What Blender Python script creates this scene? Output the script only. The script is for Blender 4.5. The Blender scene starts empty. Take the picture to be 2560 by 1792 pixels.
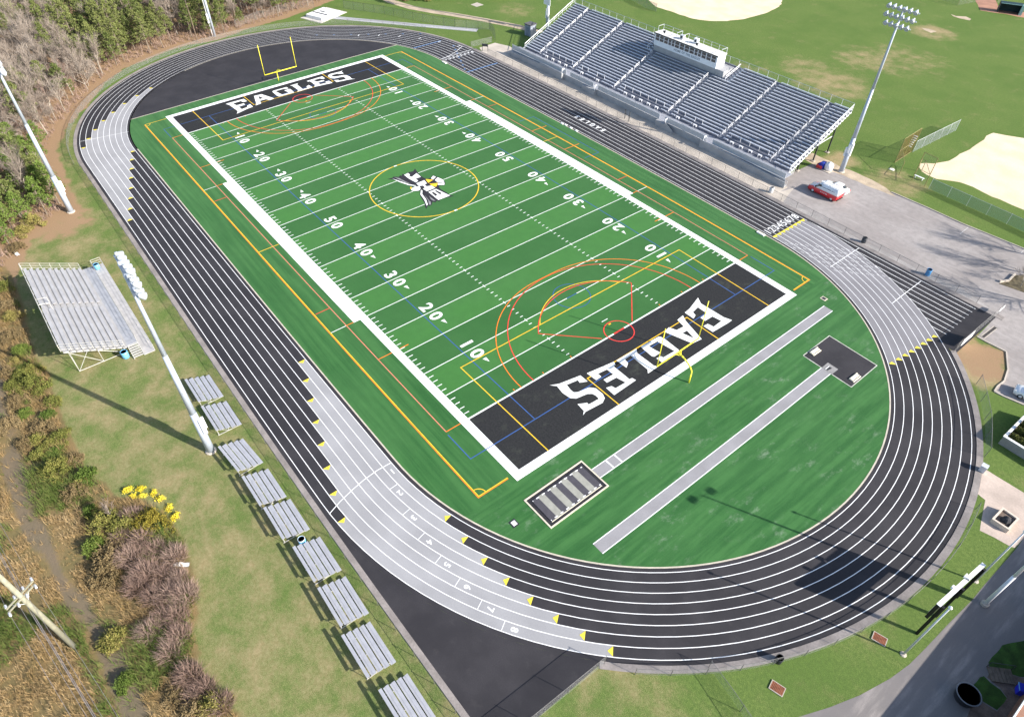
import bpy, math, random
import numpy as np
from mathutils import Vector, Matrix, noise
from mathutils.geometry import tessellate_polygon
random.seed(7)
PI = math.pi
sc = bpy.context.scene
COL = sc.collection

# ---------------------------------------------------------------- survey
# Camera solved from the 120 x 53 1/3 yd football field; at() turns a point of
# the photograph (2560 x 1792) into a point of the ground (or of height z).
AZ, EL, ROLL, CX, CY, CZ, FOC = 2.45681639, -.776473266, .0125790526, 89.2074586, -53.7208147, 61.119359, 1691.70499
LENS = (2.46691916, -.765489718, .00717045256, 89.5606603, -54.4477442, 61.5693504, 1764.53413, -.122368575, .103104024, 1257.29703, 880.831968)

def basis(az, el, roll):
    f = np.array([math.cos(el)*math.cos(az), math.cos(el)*math.sin(az), math.sin(el)])
    r = np.cross(f, [0, 0, 1]); r /= np.linalg.norm(r); u = np.cross(r, f)
    return np.array([r*math.cos(roll)+u*math.sin(roll), -(-r*math.sin(roll)+u*math.cos(roll)), f])
BP = basis(AZ, EL, ROLL)
BD = basis(*LENS[:3])

def at(u, v, z=0.):
    d = np.array([(u-1280)/FOC, (v-896)/FOC, 1.]) @ BP
    t = (z-CZ)/d[2]
    return Vector((CX+d[0]*t, CY+d[1]*t, z))

def px(x, y, z=0.):
    d = BP @ (np.array([x, y, z])-np.array([CX, CY, CZ]))
    return (1280+FOC*d[0]/d[2], 896+FOC*d[1]/d[2])

def survey(XY):
    """field plan (metres, field centre = 0,0) -> ground of this scene, lens barrel taken out"""
    XY = np.atleast_2d(np.array(XY, float))
    X = np.c_[XY, np.zeros(len(XY))]
    k1, k2, px_, py_ = LENS[7:11]
    d = (X-np.array(LENS[3:6])) @ BD.T
    x = d[:, 0]/d[:, 2]; y = d[:, 1]/d[:, 2]; r2 = x*x+y*y; s = 1+k1*r2+k2*r2*r2
    u = px_+LENS[6]*x*s; v = py_+LENS[6]*y*s
    q = np.stack([(u-1280)/FOC, (v-896)/FOC, np.ones_like(u)], 1) @ BP
    t = -CZ/q[:, 2]
    return np.c_[CX+q[:, 0]*t, CY+q[:, 1]*t]

def plan(u, v):
    """photograph point -> field plan metres"""
    k1, k2, px_, py_ = LENS[7:11]
    xd, yd = (u-px_)/LENS[6], (v-py_)/LENS[6]; x, y = xd, yd
    for _ in range(30):
        r2 = x*x+y*y; s = 1+k1*r2+k2*r2*r2; x, y = xd/s, yd/s
    d = np.array([x, y, 1.]) @ BD
    t = -LENS[5]/d[2]
    return (LENS[3]+d[0]*t, LENS[4]+d[1]*t)

def crop(ox, oy, s):
    return lambda x, y: (ox+x*s, oy+y*s)
def ats(cr, pts, z=0.):
    return [at(*cr(*p), z) for p in pts]

# ---------------------------------------------------------------- materials
def sock(nt, node, name, val):
    node.inputs[name].default_value = val
MATS = {}
def mat(name, col, rough=.8, metal=0., var=.18, scale=1.5, col2=None, bump=0., spec=.4, detail=6, scale2=None, contrast=(.35, .65), coat=0.):
    """procedural: base colour broken up by two noises, optional second colour, optional bump"""
    if name in MATS: return MATS[name]
    m = bpy.data.materials.new(name); m.use_nodes = True
    nt = m.node_tree; b = nt.nodes['Principled BSDF']
    b.inputs['Roughness'].default_value = rough; b.inputs['Metallic'].default_value = metal
    b.inputs['Specular IOR Level'].default_value = spec
    if coat: b.inputs['Coat Weight'].default_value = coat
    tc = nt.nodes.new('ShaderNodeTexCoord')
    n1 = nt.nodes.new('ShaderNodeTexNoise'); n1.inputs['Scale'].default_value = scale; n1.inputs['Detail'].default_value = detail
    nt.links.new(tc.outputs['Object'], n1.inputs['Vector'])
    rp = nt.nodes.new('ShaderNodeValToRGB')
    rp.color_ramp.elements[0].position, rp.color_ramp.elements[1].position = contrast
    c2 = col2 or tuple(min(1, c*(1+var)) for c in col)
    c1 = col if col2 else tuple(c*(1-var) for c in col)
    rp.color_ramp.elements[0].color = (*c1, 1); rp.color_ramp.elements[1].color = (*c2, 1)
    nt.links.new(n1.outputs['Fac'], rp.inputs['Fac'])
    n2 = nt.nodes.new('ShaderNodeTexNoise'); n2.inputs['Scale'].default_value = scale2 or scale*9; n2.inputs['Detail'].default_value = 4
    nt.links.new(tc.outputs['Object'], n2.inputs['Vector'])
    mr = nt.nodes.new('ShaderNodeMapRange'); mr.inputs['From Min'].default_value = .3; mr.inputs['From Max'].default_value = .7
    mr.inputs['To Min'].default_value = 1-var*.7; mr.inputs['To Max'].default_value = 1+var*.7
    nt.links.new(n2.outputs['Fac'], mr.inputs['Value'])
    mx = nt.nodes.new('ShaderNodeMix'); mx.data_type = 'RGBA'; mx.blend_type = 'MULTIPLY'; mx.inputs['Factor'].default_value = 1
    nt.links.new(rp.outputs['Color'], mx.inputs['A']); nt.links.new(mr.outputs['Result'], mx.inputs['B'])
    nt.links.new(mx.outputs['Result'], b.inputs['Base Color'])
    if bump:
        bp = nt.nodes.new('ShaderNodeBump'); bp.inputs['Strength'].default_value = bump; bp.inputs['Distance'].default_value = .05
        nt.links.new(n2.outputs['Fac'], bp.inputs['Height']); nt.links.new(bp.outputs['Normal'], b.inputs['Normal'])
    MATS[name] = m
    return m

class NT:
    """small node-building helper"""
    def __init__(s, name):
        s.m = bpy.data.materials.new(name); s.m.use_nodes = True; s.nt = s.m.node_tree; s.b = s.nt.nodes['Principled BSDF']
        MATS[name] = s.m
    def n(s, t, **kw):
        x = s.nt.nodes.new(t)
        for k, v in kw.items():
            if hasattr(x, k): setattr(x, k, v)
            else: x.inputs[k.replace('_', ' ')].default_value = v
        return x
    def l(s, a, b): s.nt.links.new(a, b)
    def noise(s, vec, scale, detail=5, rough=.55):
        x = s.n('ShaderNodeTexNoise'); x.inputs['Scale'].default_value = scale; x.inputs['Detail'].default_value = detail; x.inputs['Roughness'].default_value = rough
        s.l(vec, x.inputs['Vector']); return x.outputs['Fac']
    def mapr(s, v, a, b, c=0., d=1.):
        x = s.n('ShaderNodeMapRange'); x.interpolation_type = 'SMOOTHSTEP'
        for k, val in zip(('From Min', 'From Max', 'To Min', 'To Max'), (a, b, c, d)): x.inputs[k].default_value = val
        s.l(v, x.inputs['Value']); return x.outputs['Result']
    def math(s, op, a, b=None):
        x = s.n('ShaderNodeMath'); x.operation = op
        for i, q in enumerate((a, b)):
            if q is None: continue
            if isinstance(q, (int, float)): x.inputs[i].default_value = q
            else: s.l(q, x.inputs[i])
        return x.outputs[0]
    def mix(s, f, a, b, mode='MIX'):
        x = s.n('ShaderNodeMix'); x.data_type = 'RGBA'; x.blend_type = mode
        for k, q in (('Factor', f), ('A', a), ('B', b)):
            if isinstance(q, (int, float)) or isinstance(q, tuple):
                x.inputs[k].default_value = (*q, 1) if isinstance(q, tuple) else q
            else: s.l(q, x.inputs[k])
        return x.outputs['Result']
    def out(s, col, rough=.9, spec=.2):
        s.l(col, s.b.inputs['Base Color']); s.b.inputs['Roughness'].default_value = rough; s.b.inputs['Specular IOR Level'].default_value = spec
        return s.m
    def bump(s, h, strength=.5, dist=.05):
        x = s.n('ShaderNodeBump'); x.inputs['Strength'].default_value = strength; x.inputs['Distance'].default_value = dist
        s.l(h, x.inputs['Height']); s.l(x.outputs['Normal'], s.b.inputs['Normal'])

def scalev(t, vec, sx, sy, sz=1):
    mp = t.n('ShaderNodeMapping'); mp.inputs['Scale'].default_value = (sx, sy, sz); t.l(vec, mp.inputs['Vector']); return mp.outputs[0]

# ---------------------------------------------------------------- mesh builder
class MB:
    def __init__(s): s.v = []; s.f = []; s.m = []; s.uv = None
    def add(s, vs, fs, mi=0):
        o = len(s.v); s.v += [tuple(p) for p in vs]; s.f += [tuple(i+o for i in f) for f in fs]; s.m += [mi]*len(fs); return s
    def box(s, x0, x1, y0, y1, z0, z1, mi=0):
        return s.add([(x0,y0,z0),(x1,y0,z0),(x1,y1,z0),(x0,y1,z0),(x0,y0,z1),(x1,y0,z1),(x1,y1,z1),(x0,y1,z1)],
                     [(0,3,2,1),(4,5,6,7),(0,1,5,4),(1,2,6,5),(2,3,7,6),(3,0,4,7)], mi)
    def hexa(s, p8, mi=0):
        return s.add(p8, [(0,3,2,1),(4,5,6,7),(0,1,5,4),(1,2,6,5),(2,3,7,6),(3,0,4,7)], mi)
    def bar(s, p, q, w, h=None, mi=0):
        p, q = Vector(p), Vector(q); d = (q-p).normalized(); h = h or w
        up = Vector((0,0,1)) if abs(d.z) < .95 else Vector((1,0,0))
        a = d.cross(up).normalized()*(w/2); b = a.cross(d).normalized()*(h/2)
        return s.add([p-a-b, p+a-b, p+a+b, p-a+b, q-a-b, q+a-b, q+a+b, q-a+b], [(0,1,2,3),(7,6,5,4),(0,4,5,1),(1,5,6,2),(2,6,7,3),(3,7,4,0)], mi)
    def tube(s, p, q, r, n=6, r2=None, mi=0, cap=True):
        p, q = Vector(p), Vector(q); d = (q-p).normalized(); r2 = r if r2 is None else r2
        up = Vector((0,0,1)) if abs(d.z) < .95 else Vector((1,0,0))
        a = d.cross(up).normalized(); b = a.cross(d)
        vs = []
        for c, rr in ((p, r), (q, r2)):
            vs += [c+a*(rr*math.cos(2*PI*i/n))+b*(rr*math.sin(2*PI*i/n)) for i in range(n)]
        fs = [(i, i+n, (i+1) % n+n, (i+1) % n) for i in range(n)]
        if cap: fs += [tuple(range(n)), tuple(range(2*n-1, n-1, -1))]
        return s.add(vs, fs, mi)
    def path(s, pts, r, n=6, mi=0):
        for a, b in zip(pts[:-1], pts[1:]): s.tube(a, b, r, n, mi=mi)
        return s
    def lathe(s, c, prof, n=16, axis=None, mi=0):
        """prof: (radius, height) pairs along axis from c"""
        c = Vector(c); ax = Vector(axis or (0,0,1)).normalized()
        up = Vector((0,0,1)) if abs(ax.z) < .95 else Vector((1,0,0))
        a = ax.cross(up).normalized(); b = ax.cross(a)
        vs = []; fs = []
        for r, h in prof:
            vs += [c+ax*h+a*(r*math.cos(2*PI*i/n))+b*(r*math.sin(2*PI*i/n)) for i in range(n)]
        for k in range(len(prof)-1):
            fs += [(k*n+i, k*n+(i+1) % n, (k+1)*n+(i+1) % n, (k+1)*n+i) for i in range(n)]
        fs += [tuple(range(n-1, -1, -1)), tuple(range((len(prof)-1)*n, len(prof)*n))]
        return s.add(vs, fs, mi)
    def sheet(s, poly, z, mi=0, holes=()):
        loops = [[Vector((p[0], p[1], 0)) for p in poly]]+[[Vector((p[0], p[1], 0)) for p in h] for h in holes]
        flat = [p for l in loops for p in l]
        tris = tessellate_polygon(loops)
        fs = []
        for t in tris:
            a, b, c = (flat[i] for i in t)
            fs.append(tuple(t) if (b-a).cross(c-a).z > 0 else tuple(reversed(t)))
        return s.add([(p.x, p.y, z) for p in flat], fs, mi)
    def prism(s, poly, z0, z1, mi=0):
        n = len(poly)
        area = sum(poly[i][0]*poly[(i+1) % n][1]-poly[(i+1) % n][0]*poly[i][1] for i in range(n))
        if area < 0: poly = poly[::-1]
        s.sheet(poly, z1, mi)
        vs = [(p[0], p[1], z0) for p in poly]+[(p[0], p[1], z1) for p in poly]
        return s.add(vs, [(i, (i+1) % n, (i+1) % n+n, i+n) for i in range(n)], mi)
    def ribbon(s, pts, w, z, mi=0, step=3., closed=False):
        P = [Vector((p[0], p[1])) for p in pts]
        if closed: P.append(P[0])
        Q = []
        for a, b in zip(P[:-1], P[1:]):
            k = max(1, int((b-a).length/step)); Q += [a+(b-a)*(i/k) for i in range(k)]
        Q.append(P[-1])
        n = len(Q); vs = []
        for i, p in enumerate(Q):
            if closed and i in (0, n-1): d0 = (Q[-1]-Q[-2]).normalized(); d1 = (Q[1]-Q[0]).normalized()
            else: d0 = (Q[i]-Q[max(0, i-1)]); d1 = (Q[min(n-1, i+1)]-Q[i]); d0 = d0.normalized() if d0.length > 1e-9 else d1.normalized(); d1 = d1.normalized() if d1.length > 1e-9 else d0
            t = (d0+d1); t = t.normalized() if t.length > 1e-6 else d1
            nn = Vector((-t.y, t.x)); k = 1/max(.5, nn.dot(Vector((-d1.y, d1.x))))
            vs += [(*(p+nn*(w/2*k)), z), (*(p-nn*(w/2*k)), z)]
        return s.add(vs, [(2*i, 2*i+1, 2*i+3, 2*i+2) for i in range(n-1)], mi)
    def build(s, name, mats, parent=None, smooth=False, warp=False):
        if not isinstance(mats, (list, tuple)): mats = [mats]
        v = np.array(s.v, float)
        if warp:
            if warp == 'uv': plan_xy = v[:, :2].copy()
            v[:, :2] = survey(v[:, :2])
        me = bpy.data.meshes.new(name); me.from_pydata(v.tolist(), [], s.f)
        for m in mats: me.materials.append(m)
        if len(mats) > 1: me.polygons.foreach_set('material_index', s.m)
        if smooth: me.polygons.foreach_set('use_smooth', [True]*len(s.f))
        if warp == 'uv':
            uvl = me.uv_layers.new(name='plan'); li = np.empty(len(me.loops), np.int32); me.loops.foreach_get('vertex_index', li)
            uvl.data.foreach_set('uv', plan_xy[li].ravel())
        me.update()
        o = bpy.data.objects.new(name, me); COL.objects.link(o)
        if parent is not None: o.parent = parent
        return o

def tag(o, label, cat, group=None, kind=None):
    if kind: o['kind'] = kind
    if label: o['label'] = label
    if cat: o['category'] = cat
    if group: o['group'] = group
    return o
def empty(name, loc, rz=0, label=None, cat=None, group=None):
    o = bpy.data.objects.new(name, None); COL.objects.link(o); o.location = loc; o.rotation_euler = (0, 0, rz)
    o.empty_display_size = .3
    return tag(o, label, cat, group)
def struct(o): o['kind'] = 'structure'; return o
def copy_tree(o, parent=None):
    c = o.copy(); COL.objects.link(c)
    if parent is not None: c.parent = parent
    for ch in list(o.children): copy_tree(ch, c)
    return c

# ---------------------------------------------------------------- palette
WHITE = mat('white_paint', (.82, .83, .84), .7, var=.05, scale=.8)
TWHITE = mat('white_turf_paint', (.80, .82, .80), .9, var=.08, scale=.6, scale2=9)
YELL = mat('yellow_turf', (.80, .50, .03), .9, var=.1)
ORNG = mat('orange_turf', (.80, .20, .02), .9, var=.1)
RED = mat('red_turf', (.72, .05, .04), .9, var=.1)
PINK = mat('pink_turf', (.60, .22, .14), .9, var=.1)
BLUE = mat('blue_turf', (.035, .10, .30), .9, var=.1)
NAVY = mat('black_turf', (.022, .022, .026), .95, var=.25, scale=.35, scale2=2.5, spec=.15)
BLACKT = mat('black_emblem', (.02, .02, .028), .95, var=.2)
GREYT = mat('grey_emblem', (.22, .22, .23), .95, var=.2)
TRACKY = mat('yellow_track_paint', (.75, .62, .06), .8, var=.06)
TRACKB = mat('blue_track_paint', (.10, .22, .45), .8, var=.1)
STEEL = mat('galvanised_steel', (.62, .65, .70), .45, .25, var=.07, scale=2)
ALU = mat('aluminium', (.58, .60, .64), .42, .35, var=.08, scale=1.3)
ALUD = mat('aluminium_deck', (.36, .37, .41), .55, .25, var=.12, scale=1.1)
WSTEEL = mat('white_steel', (.80, .82, .86), .4, .1, var=.05)
DSTEEL = mat('dark_steel', (.06, .065, .07), .5, .5, var=.15)
CONC = mat('concrete', (.46, .41, .355), .9, var=.14, scale=.35, scale2=6, bump=.1)
CONCG = mat('grey_concrete', (.24, .235, .235), .9, var=.16, scale=.5, scale2=8)
CURB = mat('curb_concrete', (.25, .225, .215), .9, var=.16, scale=.6)
BARK = mat('bark', (.16, .12, .09), .95, var=.3, scale=3)
GLASS = mat('dark_glass', (.02, .025, .03), .08, .0, var=.1, spec=.8)
WOOD = mat('weathered_wood', (.27, .265, .20), .9, var=.15, scale=2)
RUBBER = mat('rubber', (.02, .02, .02), .8, var=.1)
BLUEP = mat('blue_plastic', (.05, .28, .62), .4, var=.08)

def chain_link(name, col, dens=.16, cell=.06):
    t = NT(name); uv = t.n('ShaderNodeUVMap').outputs[0]
    sp = t.n('ShaderNodeSeparateXYZ'); t.l(uv, sp.inputs[0])
    a = t.math('FRACT', t.math('DIVIDE', t.math('ADD', sp.outputs[0], sp.outputs[1]), cell))
    b = t.math('FRACT', t.math('DIVIDE', t.math('SUBTRACT', sp.outputs[0], sp.outputs[1]), cell))
    w = t.math('MAXIMUM', t.math('LESS_THAN', a, dens/2), t.math('LESS_THAN', b, dens/2))
    nz = t.noise(t.n('ShaderNodeTexCoord').outputs['Object'], 3)
    c = t.mix(nz, tuple(x*.85 for x in col), tuple(x*1.1 for x in col))
    t.out(c, .6); t.l(w, t.b.inputs['Alpha'])
    return t.m
LINK = chain_link('chain_link', (.30, .31, .32), .20)
LINKG = chain_link('green_chain_link', (.20, .33, .27), .6)
LINKB = chain_link('silver_chain_link', (.22, .26, .27), .42)
LINKR = chain_link('rust_chain_link', (.12, .062, .02), .36)
LINKD = chain_link('fine_chain_link', (.30, .31, .30), .12)

# ---------------------------------------------------------------- ground
def inside(P, poly):
    x, y = P[:, 0], P[:, 1]; r = np.zeros(len(P), bool); n = len(poly)
    for i in range(n):
        (x0, y0), (x1, y1) = poly[i], poly[(i+1) % n]
        if y0 == y1: continue
        c = ((y0 > y) != (y1 > y)) & (x < (x1-x0)*(y-y0)/(y1-y0)+x0); r ^= c
    return r
def dist(P, pts, closed=True):
    d = np.full(len(P), 1e9); n = len(pts)
    for i in range(n if closed else n-1):
        a = np.array(pts[i]); b = np.array(pts[(i+1) % n]); ab = b-a; L = max(1e-9, ab@ab)
        t = np.clip(((P-a)@ab)/L, 0, 1); q = P-(a+t[:, None]*ab); d = np.minimum(d, np.hypot(q[:, 0], q[:, 1]))
    return d
def sd(P, poly):
    d = dist(P, poly); return np.where(inside(P, poly), -d, d)
def sstep(v, a, b):
    t = np.clip((v-a)/(b-a), 0, 1); return t*t*(3-2*t)

F = lambda x, y: (x*1.11498, y*1.11498)
xy = lambda p: (p.x, p.y)
FE = [(30,570),(60,520),(150,470),(125,400),(105,340),(130,285),(176,240),(215,190),(268,150),(400,100),(480,86),(560,58),(640,36),(730,2)]
forest_edge = [xy(at(*F(*q))) for q in FE]
forest_poly = forest_edge+[(-108, 52), (-300, 60), (-300, -240), (-10, -240), (-12, -64)]
V0 = crop(0, 600, .374564); V1 = crop(0, 1192, .374564)
brush_line = [at(*V0(*q)) for q in [(20,180),(60,240),(150,470),(200,620),(215,780),(330,900),(390,1180),(470,1350),(560,1500),(620,1600)]]+\
             [at(*V1(*q)) for q in [(680,40),(760,140),(900,140),(1130,270),(1230,430),(1250,600),(1290,720),(1300,1250),(1400,1440),(1600,1600)]]
brush_line = [xy(p) for p in brush_line]
brush_poly = brush_line+[(75, -60), (80, -120), (-60, -120), (-24, -62)]
rutA = [xy(at(*V0(*q))) for q in [(-20,820),(30,1100),(110,1300),(140,1600)]]+[xy(at(*V1(*q))) for q in [(200,260),(330,470),(480,830),(600,1020),(700,1250),(860,1602)]]
rutB = [xy(at(*V0(*q))) for q in [(-90,820),(-20,1100),(30,1300),(70,1600)]]+[xy(at(*V1(*q))) for q in [(120,200),(260,470),(540,830),(690,1020),(800,1250),(960,1602)]]

X0, X1, Y0, Y1, ST = -230., 125., -135., 260., 1.25
gx = np.arange(X0, X1+.1, ST); gy = np.arange(Y0, Y1+.1, ST)
GX, GY = np.meshgrid(gx, gy); GP = np.c_[GX.ravel(), GY.ravel()]
dry = .12+.40*sstep(-GP[:, 1], 40, 50)*sstep(GP[:, 0], -70, -45)
dry = np.maximum(dry, .40*sstep(-GP[:, 1], 30, 44))
for q, r, k in [((2440, 920), 6, 1.), ((2080, 210), 14, .6), ((2180, 150), 14, .55), ((2330, 80), 9, .7), ((2020, 170), 12, .5), ((1880, 170), 10, .35), ((2260, 150), 16, .45), ((1560, 1700), 9, .5), ((2150, 1560), 8, .3), ((2230, 455), 9, .6), ((2100, 400), 5, .9), ((1150, 45), 8, .2), ((1290, 25), 9, .45)]:
    c = at(*q); d = np.hypot(GP[:, 0]-c.x, (GP[:, 1]-c.y)); dry = np.maximum(dry, k*(1-sstep(d, r*.25, r)))
sf = sd(GP, forest_poly)
litter = 1-sstep(sf, .5, 3.0)
litter = np.maximum(litter, .75*(1-sstep(np.hypot(GP[:, 0]+28, GP[:, 1]+52), 2, 9)))
for q, r, k in [((2462, 900), 7., .72), ((2420, 850), 4, .6)]:
    c = at(*q); litter = np.maximum(litter, k*(1-sstep(np.hypot(GP[:, 0]-c.x, GP[:, 1]-c.y), r*.3, r)))
brush = 1-sstep(sd(GP, brush_poly), -.4, .9)
rut = np.maximum(1-sstep(dist(GP, rutA, False), .2, 1.0), 1-sstep(dist(GP, rutB, False), .2, 1.0))
nx_, ny_ = len(gx), len(gy)
me = bpy.data.meshes.new('ground')
idx = np.arange(nx_*ny_).reshape(ny_, nx_)
quads = np.stack([idx[:-1, :-1], idx[:-1, 1:], idx[1:, 1:], idx[1:, :-1]], -1).reshape(-1, 4)
me.from_pydata(np.c_[GP, np.zeros(len(GP))].tolist(), [], quads.tolist())
at_ = me.attributes.new('zones', 'FLOAT_COLOR', 'POINT')
at_.data.foreach_set('color', np.c_[dry, litter, brush, rut].astype(np.float32).ravel())
t = NT('lawn')
oc = t.n('ShaderNodeTexCoord').outputs['Object']
za = t.n('ShaderNodeAttribute'); za.attribute_name = 'zones'
zs = t.n('ShaderNodeSeparateColor'); t.l(za.outputs['Color'], zs.inputs[0])
big = t.noise(oc, .09, 5); mid = t.noise(oc, .45, 6, .6); fine = t.noise(oc, 3.2, 5, .65); vf = t.noise(oc, 14, 3, .7)
g1 = t.mix(t.mapr(big, .35, .65), (.125, .200, .050), (.175, .240, .068))
g2 = t.mix(t.mapr(fine, .3, .7), (.105, .160, .046), g1)
g3 = t.mix(t.mapr(vf, .35, .62), t.mix(.75, g2, (.05, .095, .016)), g2)
dv = t.math('ADD', zs.outputs[0], t.math('MULTIPLY', t.math('SUBTRACT', t.noise(oc, .28, 7, .68), .5), 1.55))
dv = t.math('ADD', dv, t.math('MULTIPLY', t.math('SUBTRACT', vf, .5), 1.0))
tan = t.mix(t.mapr(fine, .3, .7), (.275, .215, .11), (.35, .285, .165))
c = t.mix(t.mapr(dv, .18, .95), g3, tan)
lv = t.math('ADD', zs.outputs[1], t.math('MULTIPLY', t.math('SUBTRACT', mid, .5), 1.1))
lit = t.mix(t.mapr(vf, .3, .7), (.23, .145, .085), (.37, .255, .155))
c = t.mix(t.mapr(lv, .35, .7), c, lit)
bv = t.math('ADD', zs.outputs[2], t.math('MULTIPLY', t.math('SUBTRACT', fine, .5), .6))
bcol = t.mix(t.mapr(mid, .35, .65), t.mix(t.mapr(vf, .3, .7), (.15, .105, .05), (.30, .215, .105)), (.17, .14, .065))
c = t.mix(t.mapr(bv, .4, .7), c, bcol)
rv = t.math('ADD', za.outputs['Alpha'], t.math('MULTIPLY', t.math('SUBTRACT', fine, .5), .8))
c = t.mix(t.math('MULTIPLY', t.mapr(rv, .45, .9), .7), c, (.165, .135, .105))
t.out(c, .95, .1); t.bump(t.math('ADD', vf, fine), .55, .06)
me.materials.append(t.m)
ground = bpy.data.objects.new('ground', me); COL.objects.link(ground); struct(ground)
b = MB(); b.box(-1500, 1500, -1500, 1500, -.6, -.3)
struct(b.build('terrain', mat('far_grass', (.09, .14, .035), .95, var=.2, scale=.05)))

# ---------------------------------------------------------------- turf
RI, RL, LW, RO, HS = 34.23, 34.72, 1.07, 43.78, 45.6
def capx(R, a, b, n):      # near arc helper
    return [(HS+R*math.cos(a+(b-a)*i/n), R*math.sin(a+(b-a)*i/n)) for i in range(n+1)]
def turf_sheet():
    mb = MB(); xs = list(np.arange(-59.2, HS, 1.4))+[HS+RI*math.sin(a) for a in np.linspace(0, PI/2, 40)]
    ny = 44; rows = []
    for x in xs:
        h = RI if -HS <= x <= HS else math.sqrt(max(1e-6, RI**2-(abs(x)-HS)**2))
        rows.append([(x, h*(2*j/ny-1), .012) for j in range(ny+1)])
    vs = [p for r in rows for p in r]; fs = []
    for i in range(len(rows)-1):
        for j in range(ny):
            a = i*(ny+1)+j; fs.append((a, a+ny+1, a+ny+2, a+1))
    mb.add(vs, fs); return mb
t = NT('artificial_turf')
uv = t.n('ShaderNodeUVMap'); uv.uv_map = 'plan'; uv = uv.outputs[0]
sp = t.n('ShaderNodeSeparateXYZ'); t.l(uv, sp.inputs[0]); ux, uy = sp.outputs[0], sp.outputs[1]
inx = t.math('LESS_THAN', t.math('ABSOLUTE', ux), 45.72); iny = t.math('LESS_THAN', t.math('ABSOLUTE', uy), 24.4)
inf = t.math('MULTIPLY', inx, iny)
band = t.math('LESS_THAN', t.math('FRACT', t.math('DIVIDE', t.math('ADD', ux, 91.44), 9.144)), .5)
nb = t.noise(uv, .10, 4); nm = t.noise(uv, .7, 6, .6); nf = t.noise(uv, 6., 4, .6)
strk = t.noise(scalev(t, uv, 1.3, .10), 1.0, 5, .6)
strx = t.noise(scalev(t, uv, .06, 1.1), 1.0, 5, .6)
inner = t.mix(band, (.024, .108, .024), (.042, .162, .032))
near = t.math('GREATER_THAN', ux, 56.)
streak = t.mix(near, strx, strk)
outer = t.mix(t.mapr(streak, .36, .66), (.017, .092, .021), (.044, .150, .040))
c = t.mix(inf, outer, inner)
c = t.mix(t.mapr(nb, .3, .7, 0, .35), c, (.050, .150, .046))
c = t.mix(t.math('MULTIPLY', t.mapr(nm, .3, .7), .35), c, t.mix(.4, c, (.01, .05, .012)))
scf = t.math('MULTIPLY', t.math('MULTIPLY', t.mapr(t.noise(scalev(t, uv, .75, .4), 1., 8, .72), .52, .74), t.mapr(t.noise(uv, .16, 3), .40, .62)), t.math('MULTIPLY', near, .75))
c = t.mix(scf, c, (.20, .27, .19))
c = t.mix(t.mapr(nf, .3, .7, 0, .25), c, t.mix(.5, c, (.07, .20, .06)))
t.b.inputs['Sheen Weight'].default_value = .05; t.b.inputs['Sheen Roughness'].default_value = .5; t.b.inputs['Sheen Tint'].default_value = (.75, 1, .7, 1)
t.out(c, .88, .25)
struct(turf_sheet().build('turf', t.m, warp='uv'))

# end zones
t = NT('black_end_zone_turf')
oc = t.n('ShaderNodeTexCoord').outputs['Object']
wn = t.noise(scalev(t, oc, .35, .22), 1., 7, .68); wf = t.noise(oc, 5, 4, .6)
c = t.mix(t.mapr(wf, .3, .7), (.017, .018, .020), (.030, .031, .033))
c = t.mix(t.math('MULTIPLY', t.mapr(wn, .52, .78), .55), c, (.085, .098, .075))
t.out(c, .92, .2); EZ = t.m
b = MB()
for s in (-1, 1):
    for i in range(4):
        for j in range(16):
            x0 = 45.72+i*2.286; y0 = -24.384+j*3.048
            q = [(s*x0, y0), (s*(x0+2.286), y0), (s*(x0+2.286), y0+3.048), (s*x0, y0+3.048)]
            b.add([(*p, .016) for p in (q if s > 0 else q[::-1])], [(0, 1, 2, 3)])
struct(b.build('end_zone', EZ, warp=True))

def rect(mb, x0, x1, y0, y1, z, step=3.):
    nx = max(1, int(abs(x1-x0)/step)); ny = max(1, int(abs(y1-y0)/step))
    for i in range(nx):
        for j in range(ny):
            a0, a1 = x0+(x1-x0)*i/nx, x0+(x1-x0)*(i+1)/nx; b0, b1 = y0+(y1-y0)*j/ny, y0+(y1-y0)*(j+1)/ny
            mb.add([(a0, b0, z), (a1, b0, z), (a1, b1, z), (a0, b1, z)], [(0, 1, 2, 3)])
# white border, yard lines, ticks
b = MB(); W = 24.384
for s in (-1, 1):
    y0, y1 = sorted((s*W, s*25.46)); rect(b, -55.92, 55.92, y0, y1, .020)
    y0, y1 = sorted((s*25.46, s*26.42)); rect(b, -22.95, 22.95, y0, y1, .020)
    x0, x1 = sorted((s*54.864, s*55.92)); rect(b, x0, x1, -W, W, .020)
struct(b.build('field_border', mat('white_border_paint', (.86, .87, .87), .9, var=.05, scale=.3, scale2=3), warp=True))
b = MB()
for k in range(-9, 10):
    b.ribbon([(k*4.572, -W), (k*4.572, W)], .115, .020)
for s in (-1, 1): b.ribbon([(s*45.72, -W), (s*45.72, W)], .22, .021)
for k in range(-49, 50):
    x = k*.9144
    for s in (-1, 1):
        if k % 5:
            b.ribbon([(x, s*24.30), (x, s*23.62)], .115, .020)
            b.ribbon([(x, s*8.45), (x, s*7.98)], .115, .020)
        else: b.ribbon([(x-.3, s*8.22), (x+.3, s*8.22)], .11, .024)
for s in (-1, 1):
    b.ribbon([(s*22.86, -29.8), (s*22.86, -27.6)], .11, .020); b.ribbon([(s*22.86, 29.8), (s*22.86, 27.6)], .11, .020)
    b.ribbon([(s*43.05, -.55), (s*43.05, .55)], .11, .020)
    for e in ((0, 9.15), (0, -9.15)): pass
for x in (-9.15, 9.15): b.ribbon([(x, -.28), (x, .28)], .3, .030)
struct(b.build('yard_lines', TWHITE, warp=True))

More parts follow.
